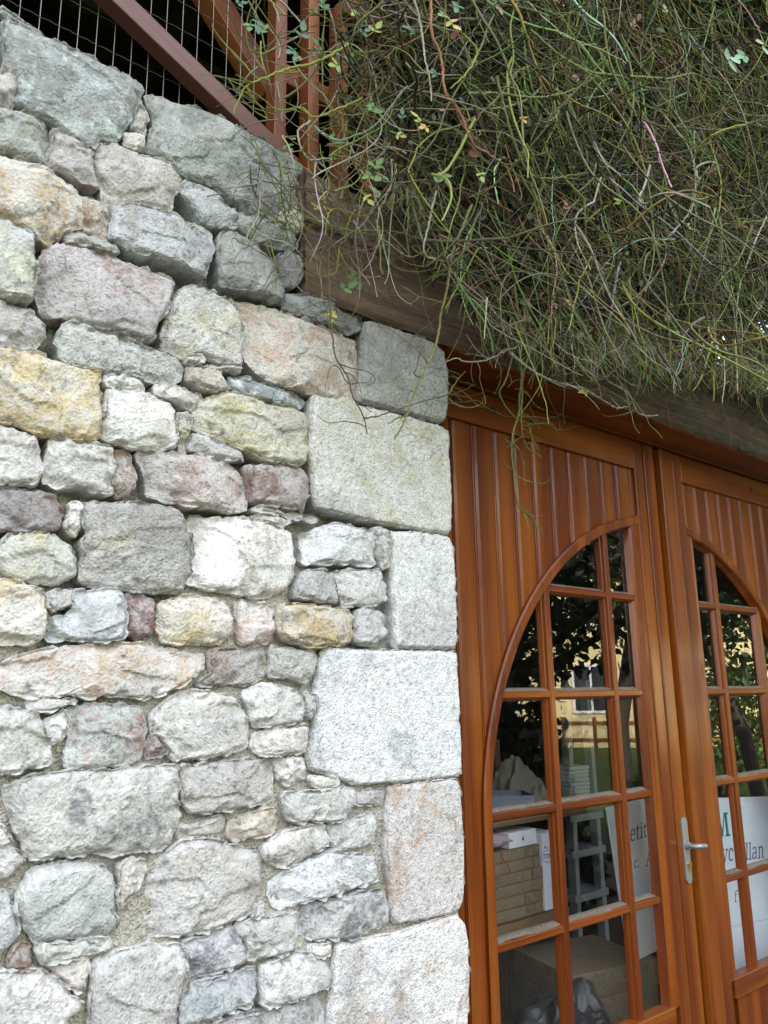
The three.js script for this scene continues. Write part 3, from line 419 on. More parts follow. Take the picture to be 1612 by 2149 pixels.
  for (const yv of rows) {
    const xl = ellX(yv, 0.02), pos = [], idx = [], pr = barProf.map(([a, z]) => [a * 0.78, z - 0.0015]);
    for (const x of [xl, 2.49]) for (const [a, z] of pr) pos.push(X(x), yv + a, z);
    const m = pr.length; for (let i = 0; i < m - 1; i++) side === 1 ? idx.push(i, m + i, m + i + 1, i, m + i + 1, i + 1) : idx.push(i, m + i + 1, m + i, i, i + 1, m + i + 1);
    P('glazing_bar', metricUV(rawGeoFlat(pos, idx), 0), M.varnish);
    const dp = [], di = [], nd = 90; for (let i = 0; i <= nd; i++) { const x = mix(xl + 0.012, 2.463, i / nd), wd = 0.35 + 0.5 * smooth(-0.5, 0.6, noise3(x * 9, yv * 7, side)) + 0.12 * noise3(x * 90, yv, 3); for (const [a, z] of [[pr[9][0] + 0.0022, pr[9][1] - 0.001], [mix(pr[9][0], pr[8][0], 0.6) + 0.0011, mix(pr[9][1], pr[8][1], 0.6)], [mix(pr[8][0], pr[6][0], wd) + 0.0009, mix(pr[8][1], pr[6][1], wd)], [mix(pr[8][0], pr[6][0], wd) - 0.0010, mix(pr[8][1], pr[6][1], wd) + 0.0003]]) dp.push(X(x), yv + a, z); }
    for (let i = 0; i < nd; i++) for (let k = 0; k < 3; k++) { const a = i * 4 + k; side === 1 ? di.push(a, a + 1, a + 5, a, a + 5, a + 4) : di.push(a, a + 5, a + 1, a, a + 4, a + 5); }
    P('dust', metricUV(rawGeoFlat(dp, di), 0), M.dust ?? std('dust', { color: new THREE.Color(0.22, 0.18, 0.155), map: mortarT[0], bumpMap: mortarT[1], bumpScale: 0.002, roughness: 1 }));
  }
  // panes
  const xsP = [CX - EA + 0.02, ...bars, 2.485], ysP = [SILL - 0.01, 0.889, 1.218, 1.545, 1.871, 2.2];
  for (let i = 0; i < 3; i++) for (let j = 0; j < 5; j++) {
    const xa = Math.max(xsP[i], ellX(ysP[j], 0.02)), xb = xsP[i + 1], up = (x) => Math.max(ysP[j], Math.min(ysP[j + 1], x < CX - EA + 0.0201 ? EY : ellY(x, 0.02))); if (xa >= xb) continue;
    const s = new THREE.Shape(); s.moveTo(X(xa), ysP[j]); s.lineTo(X(xb), ysP[j]); for (let k = 0; k <= 14; k++) { const x = mix(xb, xa, k / 14); s.lineTo(X(x), up(x) + (k === 14 ? 1e-4 : 0)); }
    const g = new THREE.ShapeGeometry(s); g.translate(0, 0, gz + 0.003); P('pane', g, M.glass);
  }
  return leaf;
}
const leftDoor = makeLeaf(1, 'left wooden door with beaded boards, arched window and steel lever handle');
const rightDoor = makeLeaf(-1, 'right wooden door cut by the picture edge, mirrored arched window without handle');
for (const [x, y] of [[1.608, 2.404], [1.776, 2.409], [1.959, 2.409]]) mesh('bolt_plate', box(x - 0.008, x + 0.008, y - 0.009, y + 0.009, D - 0.004, D + 0.004, 0.001), std('iron', { color: new THREE.Color(0.05, 0.055, 0.055), metalness: 0.6, roughness: 0.5 }), leftDoor);
mesh('bolt_plate', box(3.409, 3.423, 2.397, 2.413, D - 0.004, D + 0.004, 0.001), M.iron, rightDoor);
{
  const h = new THREE.Group(); h.name = 'door_handle'; leftDoor.add(h);
  const hx = 2.6265, hz = D + 0.002, s = new THREE.Shape(), w = 0.0145, y0 = 0.921, y1 = 1.128; s.moveTo(hx - w, y0 + w); s.absarc(hx, y0 + w, w, Math.PI, 2 * Math.PI); s.lineTo(hx + w, y1 - w); s.absarc(hx, y1 - w, w, 0, Math.PI);
  mesh('handle_plate', new THREE.ExtrudeGeometry(s, { depth: 0.005, bevelEnabled: true, bevelSize: 0.002, bevelThickness: 0.002, bevelSegments: 2, curveSegments: 14 }).translate(0, 0, hz), M.steel, h);
  const c = new THREE.CatmullRomCurve3([new THREE.Vector3(hx, 1.040, hz), new THREE.Vector3(hx, 1.040, hz + 0.032), new THREE.Vector3(hx + 0.008, 1.041, hz + 0.048), new THREE.Vector3(hx + 0.022, 1.040, hz + 0.050), new THREE.Vector3(hx + 0.040, 1.038, hz + 0.050)]);
  const t = new THREE.TubeGeometry(c, 30, 0.0088, 12); const cap = new THREE.SphereGeometry(0.0089, 12, 8).translate(hx + 0.040, 1.038, hz + 0.05); const ros = new THREE.CylinderGeometry(0.013, 0.014, 0.012, 20).rotateX(Math.PI / 2).translate(hx, 1.040, hz + 0.010);
  mesh('lever', mergeGeometries([t, cap, ros].map((g) => g.toNonIndexed())), M.steel, h);
  const k1 = new THREE.CylinderGeometry(0.0085, 0.0085, 0.014, 18).rotateX(Math.PI / 2).translate(hx, 0.982, hz + 0.008), k2 = new THREE.BoxGeometry(0.009, 0.018, 0.012).translate(hx, 0.967, hz + 0.0065), k3 = new THREE.BoxGeometry(0.0022, 0.009, 0.001).translate(hx, 0.982, hz + 0.0155);
  mesh('key_cylinder', mergeGeometries([k1, k2].map((g) => g.toNonIndexed())), M.brass, h); mesh('keyhole', k3, M.iron, h);
}
// ---------------------------------------------------------------- porch above: floor, dark back, roof
{
  const porch = thing('covered_porch', 'dark boarded porch above the stone wall behind the wire mesh', 'porch');
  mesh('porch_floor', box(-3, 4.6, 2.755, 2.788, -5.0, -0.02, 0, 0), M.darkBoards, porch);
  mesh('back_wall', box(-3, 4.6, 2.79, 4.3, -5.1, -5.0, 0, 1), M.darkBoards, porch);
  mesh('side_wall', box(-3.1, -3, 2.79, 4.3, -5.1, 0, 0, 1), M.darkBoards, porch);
  mesh('side_wall', box(4.6, 4.7, 2.79, 3.75, -5.1, -1.0, 0, 1), M.darkBoards, porch); mesh('side_wall', box(4.6, 4.7, 3.75, 4.29, -5.1, 0.3, 0, 1), M.darkBoards, porch); mesh('roof_deck', box(-3.1, 4.9, 4.3, 4.36, -5.2, 0.75, 0, 0), M.darkBoards, porch);  // right end walls added to hide sky; unseen roof overhang added for shade
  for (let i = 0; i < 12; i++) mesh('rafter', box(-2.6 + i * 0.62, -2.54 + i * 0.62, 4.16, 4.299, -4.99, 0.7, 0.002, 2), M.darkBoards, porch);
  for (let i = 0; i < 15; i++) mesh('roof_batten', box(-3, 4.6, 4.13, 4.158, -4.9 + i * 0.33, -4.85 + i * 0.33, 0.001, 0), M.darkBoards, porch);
  // upper storey behind the porch that keeps the sun off this side
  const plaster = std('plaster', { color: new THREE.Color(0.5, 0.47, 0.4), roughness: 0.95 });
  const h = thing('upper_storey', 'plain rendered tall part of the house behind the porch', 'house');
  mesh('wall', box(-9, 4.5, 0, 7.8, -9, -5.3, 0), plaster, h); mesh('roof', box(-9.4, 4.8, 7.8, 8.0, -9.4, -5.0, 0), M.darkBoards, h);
}
{
  const r = thing('wooden_railing', 'reddish brown wooden railing with upright bars standing on the wall top', 'railing'), P = (n, g, m = M.stainedPost) => mesh(n, g, m, r);
  for (const [x, top] of [[0.913, 4.15], [1.015, 4.15], [1.112, 3.44]]) P('upright_bar', box(x, x + 0.035, 2.792, top, -0.105, -0.06, 0.003));
  P('upright_bar', box(1.9, 1.98, 2.80, 4.15, -0.13, -0.05, 0.004)); P('upright_bar', box(3.3, 3.38, 2.80, 4.15, -0.13, -0.05, 0.004));
  P('top_rail', box(1.112, 4.3, 3.385, 3.465, -0.059, -0.030, 0.003, 0)); P('mid_rail', box(0.95, 4.3, 3.135, 3.195, -0.139, -0.107, 0.003, 0));
  for (let i = 0; i < 12; i++) if (1.22 + i * 0.1 < 2.35) P('upright_bar', box(1.212 + i * 0.1, 1.247 + i * 0.1, 2.80, 3.38, -0.105, -0.062, 0.003));
  const bar = (n, x0, y0, x1, y1, z0, z1, h, m) => { const l = Math.hypot(x1 - x0, y1 - y0), g = box(0, l, -h / 2, h / 2, z0, z1, 0.003, 0); g.rotateZ(Math.atan2(y1 - y0, x1 - x0)); g.translate(x0, y0, 0); mesh(n, g, m, r); };
  bar('sloping_brace', 0.955, 2.828, -0.5, 3.50, -0.066, -0.024, 0.050, M.painted);
  bar('inner_brace', 1.10, 3.36, 0.55, 3.96, -0.44, -0.37, 0.075, M.stainedPost);
}
{
  const f = thing('wire_mesh_fence', 'thin metal wire mesh strung above the wall, left of the uprights', 'wire fence');
  for (let i = 0; i < 46; i++) { const x = -0.9 + i * 0.0392; if (x > 0.90) continue; const g = new THREE.CylinderGeometry(0.0009, 0.0009, 1.95, 5).translate(x, 2.80 + 0.975, -0.08); mesh('wire', g, M.wire, f); }
  for (let j = 0; j < 24; j++) { const pts = []; for (let i = 0; i <= 92; i++) { const x = -0.9 + i * 0.0392 / 2; if (x > 0.905) break; pts.push(new THREE.Vector3(x, 2.864 + j * 0.0765 + 0.003 * Math.sin(i * Math.PI), -0.0786 + (i % 2 ? 0.0 : 0.0) + 0.0016 * Math.cos(i * Math.PI / 2 * 2))); pts[pts.length - 1].y += (i % 2 ? 0.0028 : -0.0028); }
    mesh('wire', new THREE.TubeGeometry(new THREE.CatmullRomCurve3(pts), 140, 0.0008, 4), std('wireDark', { color: new THREE.Color(0.10, 0.105, 0.10), metalness: 0.3, roughness: 0.6 }), f); }
}
// ---------------------------------------------------------------- the climbing plant
const vine = thing('climbing_plant', 'dense tangle of thorny olive green and grey stems hanging over the beam', 'climbing plant');
const VC = { pink: [0.30, 0.13, 0.10], pale: [0.29, 0.26, 0.205], olive: [0.11, 0.118, 0.034], green: [0.21, 0.235, 0.058], moss: [0.155, 0.158, 0.068], brown: [0.11, 0.087, 0.062], dark: [0.05, 0.045, 0.028], greyer: [0.165, 0.15, 0.117] };
function tubeInto(out, pts, r0, r1, c, sides = 4, rnd = null) {
  const n = pts.length, base = out.pos.length / 3; let ux = 0.3, uy = 0.2, uz = 0.93;
  for (let i = 0; i < n; i++) {
    const a = pts[Math.max(0, i - 1)], b = pts[Math.min(n - 1, i + 1)]; let tx = b[0] - a[0], ty = b[1] - a[1], tz = b[2] - a[2]; const l = Math.hypot(tx, ty, tz) || 1; tx /= l; ty /= l; tz /= l;
    let d = ux * tx + uy * ty + uz * tz; ux -= d * tx; uy -= d * ty; uz -= d * tz; let m = Math.hypot(ux, uy, uz); if (m < 1e-3) { ux = ty; uy = -tx; uz = 0.01; m = Math.hypot(ux, uy, uz); } ux /= m; uy /= m; uz /= m;
    const vx = ty * uz - tz * uy, vy = tz * ux - tx * uz, vz = tx * uy - ty * ux, r = mix(r0, r1, i / (n - 1)), k = 1 + (rnd ? 0.3 * (rnd() - 0.5) : 0);
    for (let s = 0; s < sides; s++) { const q = s / sides * 6.2832, cs = Math.cos(q) * r, sn = Math.sin(q) * r; out.pos.push(pts[i][0] + ux * cs + vx * sn, pts[i][1] + uy * cs + vy * sn, pts[i][2] + uz * cs + vz * sn); out.col.push(c[0] * k, c[1] * k, c[2] * k); }
  }
  for (let i = 0; i < n - 1; i++) for (let s = 0; s < sides; s++) { const a = base + i * sides + s, b = base + i * sides + (s + 1) % sides, c2 = a + sides, d = b + sides; out.idx.push(a, b, d, a, d, c2); }
}
const bag = () => ({ pos: [], idx: [], col: [] });
const flush = (name, o, parent, mat, kind) => { const m = mesh(name, rawGeo(o.pos, o.idx, null, o.col), mat, parent); if (kind) m.userData.kind = kind; return m; };
for (const k in VC) if (k !== 'pale') VC[k] = VC[k].map((v, i) => v * [0.86, 0.88, 0.56][i]);
const vr = rng(77);
function randomTwig(o, p, d, len, r, c, droop, step = 0.022, bend = 1, limit = null) {
  const pts = [p.slice()], n = Math.max(3, Math.round(len / step)); p = p.slice(); let kx = (vr() - 0.5), ky = (vr() - 0.5), kz = (vr() - 0.5);
  for (let i = 0; i < n; i++) { const kink = step > 0.02 && vr() < 0.14; if (kink) { d = [d[0] + 1.1 * (vr() - 0.5), d[1] + 1.1 * (vr() - 0.5), d[2] + 0.5 * (vr() - 0.5)]; if (r > 0.0011 && vr() < 0.75) { const s = [p.slice()], e = d.map((v) => v + 1.6 * (vr() - 0.5)), l = Math.hypot(...e) || 1, t = 0.012 + 0.035 * vr(); for (let q = 1; q <= 3; q++) s.push(p.map((v, k) => v + e[k] / l * t * q / 3 + 0.003 * (vr() - 0.5) * q)); tubeInto(o, s, r * 0.6, r * 0.2, c, 3, vr); } } if (vr() < 0.3) { kx = vr() - 0.5; ky = vr() - 0.5; kz = vr() - 0.5; } d = [d[0] + kx * 0.45 * bend, d[1] + ky * 0.45 * bend - droop, d[2] + kz * 0.4 * bend]; const l = Math.hypot(...d) || 1; d = d.map((v) => v / l); p = [p[0] + d[0] * step, p[1] + d[1] * step, p[2] + d[2] * step]; if (p[2] < 0.035) { p[2] = 0.035; d[2] = Math.abs(d[2]); } pts.push(p.slice()); if (limit && i > 1 && limit(p)) break; }
  tubeInto(o, pts, r, r * 0.45, c, r > 0.0024 ? 4 : 3, vr); return pts;
}
function addCane(kind, mmR, mm, forks) { // a cane one can follow: smooth run, thorns, and forked side shoots
  const v = []; for (let i = 0; i < mm.length; i += 3) v.push(new THREE.Vector3(mm[i] / 1000, mm[i + 1] / 1000, Math.max(mm[i + 2] / 1000, 0.045)));
  const cv = new THREE.CatmullRomCurve3(v), L = cv.getLength(), n = Math.round(L / 0.008) + 4, o = bag(), r = mmR / 1000 * 1.1, pts = cv.getSpacedPoints(n).map((q) => [q.x + 0.002 * noise3(q.x * 60, q.y * 60, 1), q.y + 0.002 * noise3(q.x * 60, q.y * 60, 9), q.z]);
  tubeInto(o, pts, r, r * 0.5, VC[kind], 6, vr);
  for (let i = 3; i < n - 2; i += 3 + Math.floor(vr() * 4)) { const a = vr() * 6.28, p = pts[i], t = 0.004 + 0.005 * vr(); tubeInto(o, [p, [p[0] + Math.cos(a) * t * 0.6, p[1] + Math.sin(a) * t * 0.6 - 0.001, p[2] + t * 0.3], [p[0] + Math.cos(a) * t, p[1] + Math.sin(a) * t - 0.003, p[2] + t * 0.4]], r * 0.45, 0.0002, VC[kind], 3); }
  for (let k = 0; k < forks * 2.2 * Math.max(1, L / 0.35); k++) { const i = Math.floor((0.15 + 0.85 * vr()) * n), p = pts[i], s = vr() < 0.5 ? -1 : 1, q = randomTwig(o, p, [s * (0.5 + vr()), -0.4 + 0.9 * vr(), 0.35 * (vr() - 0.3)], 0.03 + 0.13 * vr(), r * 0.55, vr() < 0.5 ? VC[kind] : VC.moss, 0.02, 0.010); if (vr() < 0.5) { const h = q[Math.floor(q.length * 0.6)]; randomTwig(o, h, [vr() - 0.5, vr() - 0.6, 0.3 * (vr() - 0.5)], 0.02 + 0.05 * vr(), r * 0.4, VC.moss, 0.02, 0.008); } }
  flush('cane', o, vine, M.twig);
}
const LC = { teal: [0.045, 0.125, 0.055], green: [0.085, 0.17, 0.035], bright: [0.10, 0.22, 0.085], lime: [0.22, 0.26, 0.04], yellow: [0.38, 0.29, 0.045], rust: [0.17, 0.07, 0.028], dull: [0.06, 0.07, 0.025] };
function leafInto(o, x, y, z, s, c, yaw, pitch, roll, n = 9) {
  const e = new THREE.Euler(pitch, yaw, roll), q = new THREE.Vector3(), b = o.pos.length / 3; // serrated oval, folded along its midrib
  for (let i = 0; i <= n; i++) { const t = i / n, w = 0.30 * Math.pow(Math.sin(Math.PI * Math.pow(t, 0.75)), 0.9) * (i % 2 ? 1.0 : 0.86); for (const sd of [-1, 0, 1]) { q.set(sd * w * s, t * s, sd ? 0.10 * w * s + 0.10 * s * t * t : 0.12 * s * t * t - 0.03 * s).applyEuler(e); o.pos.push(x + q.x, y + q.y, z + q.z); const k = sd ? 0.85 + 0.3 * ((i * 7 + sd * 3 + 10) % 5) / 4 : 1.3; o.col.push(c[0] * k, c[1] * k, c[2] * k); } }
  for (let i = 0; i < n; i++) for (const h of [0, 1]) { const a = b + i * 3 + h; o.idx.push(a, a + 1, a + 4, a, a + 4, a + 3); }
}
function addLeaf(x, y, z, px, kind) { // a compound leaf: stalk, end leaflet and a pair of side leaflets
  const o = bag(), c = LC[kind].map((v) => v * (0.85 + 0.3 * vr())), s = px * 0.00078; x /= 1000; y /= 1000; z = Math.max(z / 1000, 0.06); const roll = vr() * 6.28, sn = Math.sin(roll), cs = Math.cos(roll), yaw = -0.4 + 0.6 * (vr() - 0.5);
  tubeInto(o, [[x - sn * s * 0.1, y + cs * s * 0.1, z], [x + sn * s * 0.7, y - cs * s * 0.7, z - 0.003], [x + sn * s * 1.5, y - cs * s * 1.5 + 0.003, z - 0.012]], 0.0007, 0.0012, c, 3);
  leafInto(o, x, y, z, s * 1.25, c, yaw, -0.2 + 0.5 * (vr() - 0.5), roll); for (const d of [-1, 1]) if (px > 15) leafInto(o, x + sn * s * 0.45, y - cs * s * 0.45, z - 0.002, s * (0.85 + 0.2 * vr()), c.map((v) => v * (0.85 + 0.3 * vr())), yaw + 0.4 * (vr() - 0.5), -0.2 + 0.7 * (vr() - 0.5), roll + d * (0.95 + 0.25 * vr()));
  flush('leaf', o, vine, M.leaf);
}
addCane('pink',3.2,[918,2949,500,929,2891,496,936,2814,492,961,2781,488,975,2708,484,1011,2695,480,1047,2649,476,1064,2640,472,1120,2643,468,1175,2636,464,1196,2595,460],1);
addCane('pale',2.6,[874,2908,500,886,2864,496,902,2827,492,918,2751,488,933,2707,484,939,2674,480],1);
addCane('olive',2.8,[905,2983,420,872,2914,400,845,2882,380,840,2855,360,847,2846,340,914,2867,320,962,2879,300],2);
addCane('green',3.0,[877,2901,300,810,2831,289,778,2809,277,731,2778,266,697,2749,254,666,2723,243,656,2697,231,651,2665,220],3);
addCane('green',2.2,[678,2743,220,702,2726,213,727,2720,207,738,2707,200],2);
addCane('green',2.4,[909,2785,300,898,2778,283,859,2749,267,821,2724,250,800,2748,233,763,2732,217,737,2738,200],3);
addCane('pale',2.4,[844,2757,200,810,2713,205,820,2667,210,830,2650,215,884,2675,220],2);
addCane('green',1.7,[768,2740,100,788,2702,92,823,2673,84,854,2621,76,872,2595,68,899,2569,60],3);
addCane('pale',2.2,[797,2630,80,793,2570,77,770,2504,74,809,2489,71,827,2487,69,863,2472,66,890,2455,63,922,2442,60],2);
addCane('brown',2.7,[981,2755,140,978,2713,134,960,2629,127,960,2566,121,956,2515,115,963,2432,108,972,2360,102,991,2287,95,1027,2251,89,1045,2214,83,1083,2170,76,1097,2135,70],3);
addCane('moss',3.6,[1275,2702,260,1246,2630,253,1221,2571,247,1201,2463,240,1190,2409,233,1172,2318,227,1141,2253,220,1117,2200,213,1098,2141,207,1069,2085,200],1);
addCane('moss',3.6,[1489,2585,200,1507,2541,189,1527,2497,178,1546,2463,168,1545,2410,157,1564,2374,146,1563,2320,135,1568,2275,125,1557,2227,114,1556,2170,103,1574,2121,92,1588,2077,82,1614,2031,71,1678,2019,60],3);
addCane('moss',2.9,[1595,2542,220,1556,2453,202,1550,2411,185,1542,2361,167,1555,2314,150,1567,2257,133,1591,2216,115,1625,2198,97,1705,2188,80],3);
addCane('moss',2.2,[1495,2413,180,1493,2381,169,1480,2326,157,1473,2306,146,1496,2285,134,1559,2258,123,1634,2263,111,1720,2285,100],2);
addCane('pale',2.6,[1505,2435,200,1503,2425,191,1447,2393,183,1411,2370,174,1367,2353,166,1334,2347,157,1320,2355,149,1287,2340,140],3);
addCane('brown',1.7,[1017,2132,160,1066,2151,143,1173,2203,127,1247,2241,110,1337,2280,93,1413,2316,77,1476,2354,60],2);
addCane('moss',1.8,[1331,2277,100,1377,2332,90,1418,2369,80],1);
addCane('moss',2.0,[1330,2268,100,1372,2260,95,1420,2266,90,1461,2285,85,1481,2298,80],2);
addCane('pale',3.0,[1386,2349,260,1477,2330,250,1585,2328,240,1707,2343,230,1801,2340,220,1895,2336,210,1962,2359,200],2);
addCane('pale',3.0,[1719,2467,260,1750,2431,252,1789,2402,245,1820,2390,238,1907,2385,230,1952,2373,222,1989,2341,215,2056,2348,208,2121,2367,200],2);
addCane('pale',2.6,[1719,2509,260,1736,2461,250,1741,2392,240,1781,2377,230,1806,2344,220],2);
addCane('pale',3.4,[2695,3281,420,2579,3130,410,2480,2996,400,2385,2847,390,2386,2831,380,2349,2716,370,2352,2641,360],1);
addCane('pale',2.8,[1859,3120,460,2012,3076,448,2041,2984,436,2040,2935,424,1982,2856,412,1914,2789,400],2);
addCane('green',2.8,[1099,2969,420,1150,2960,413,1115,2882,407,1075,2829,400],2);
addCane('olive',3.2,[1157,2863,460,1207,2754,450,1261,2694,440,1314,2699,430,1528,2812,420],2);
addCane('moss',2.8,[1083,2674,240,1097,2604,227,1104,2581,213,1123,2541,200],2);
addCane('pale',2.3,[1040,2732,240,1050,2681,227,1022,2601,213,1032,2560,200,1076,2557,187,1147,2557,173,1207,2598,160],2);
addCane('green',1.7,[965,2594,200,961,2565,180,966,2537,160,968,2539,140,968,2476,120,937,2466,100],2);
addCane('pale',2.4,[1118,2652,300,1107,2572,285,1104,2507,270,1170,2520,255,1249,2587,240],2);
addCane('moss',3.2,[1255,3031,480,1397,3046,464,1537,3094,448,1695,3178,432,1842,3237,416,2063,3349,400],2);
addCane('olive',3.4,[1061,2769,460,1179,2838,450,1308,2902,440,1474,3016,430,1636,3168,420],2);
addCane('moss',3.0,[1629,2972,400,1783,2986,400,1855,3004,400,1989,3073,400],2);
addCane('moss',3.2,[2306,3786,440,2223,3565,420,2236,3495,400,2240,3439,380,2262,3373,360],2);
addCane('moss',3.6,[1730,3191,440,1955,3313,430,2187,3455,420,2418,3457,410,2715,3585,400],2);
addCane('brown',3.0,[2277,3284,400,2408,3211,387,2514,3137,373,2788,3140,360],2);
addLeaf(682,2871,250,26,'teal');
addLeaf(666,2856,250,22,'green');
addLeaf(695,2866,250,20,'green');
addLeaf(790,2919,250,30,'teal');
addLeaf(764,2856,250,24,'teal');
addLeaf(776,2848,250,20,'green');
addLeaf(876,2884,250,26,'lime');
addLeaf(951,2984,300,26,'lime');
addLeaf(918,2957,300,22,'teal');
addLeaf(892,2991,300,18,'lime');
addLeaf(845,3022,250,24,'teal');
addLeaf(670,2954,200,20,'teal');
addLeaf(987,2688,250,26,'green');
addLeaf(1000,2664,250,30,'green');
addLeaf(967,2652,250,22,'green');
addLeaf(989,2621,250,26,'green');
addLeaf(962,2591,250,22,'lime');
addLeaf(1131,2677,320,26,'green');
addLeaf(1110,2668,320,22,'green');
addLeaf(916,2623,120,16,'yellow');
addLeaf(952,2629,120,16,'yellow');
addLeaf(1019,2467,100,30,'green');
addLeaf(1036,2500,100,22,'green');
addLeaf(1055,2485,100,20,'green');
addLeaf(974,2381,100,22,'yellow');
addLeaf(987,2395,100,14,'lime');
addLeaf(1957,3244,620,58,'bright');
addLeaf(2035,3306,620,44,'bright');
addLeaf(2185,3420,620,58,'bright');
addLeaf(1038,2933,450,26,'yellow');
addLeaf(977,2708,400,22,'lime');
addLeaf(995,2694,400,20,'yellow');
addLeaf(2046,2874,400,24,'lime');
addLeaf(1006,2709,450,14,'rust');
addLeaf(1583,2520,300,20,'rust');
addLeaf(1521,2500,300,18,'rust');
addLeaf(1575,2524,300,18,'yellow');
addLeaf(1462,2703,400,18,'rust');
addLeaf(1548,3119,400,20,'rust');
addLeaf(1886,3096,400,18,'rust');
addLeaf(1747,2353,210,24,'yellow');
addLeaf(1852,3466,400,20,'rust');
addLeaf(1194,3069,450,20,'rust');
addLeaf(979,2747,350,18,'teal');
addLeaf(970,2691,350,16,'lime');
addLeaf(1010,2942,450,22,'green');
addLeaf(1054,2988,450,24,'teal');
addLeaf(1955,3542,450,20,'lime');
addLeaf(938,2770,300,26,'green');
addLeaf(943,2794,150,22,'green');
addLeaf(842,2739,120,22,'green');
addLeaf(934,3077,100,26,'green');
addLeaf(955,2983,200,20,'green');
addLeaf(1012,2983,350,24,'teal');
addLeaf(1025,2845,400,20,'teal');
addLeaf(1159,2651,400,20,'lime');
addLeaf(1318,2874,400,18,'yellow');
addLeaf(1693,2815,400,18,'lime');
addLeaf(2249,3150,400,18,'rust');

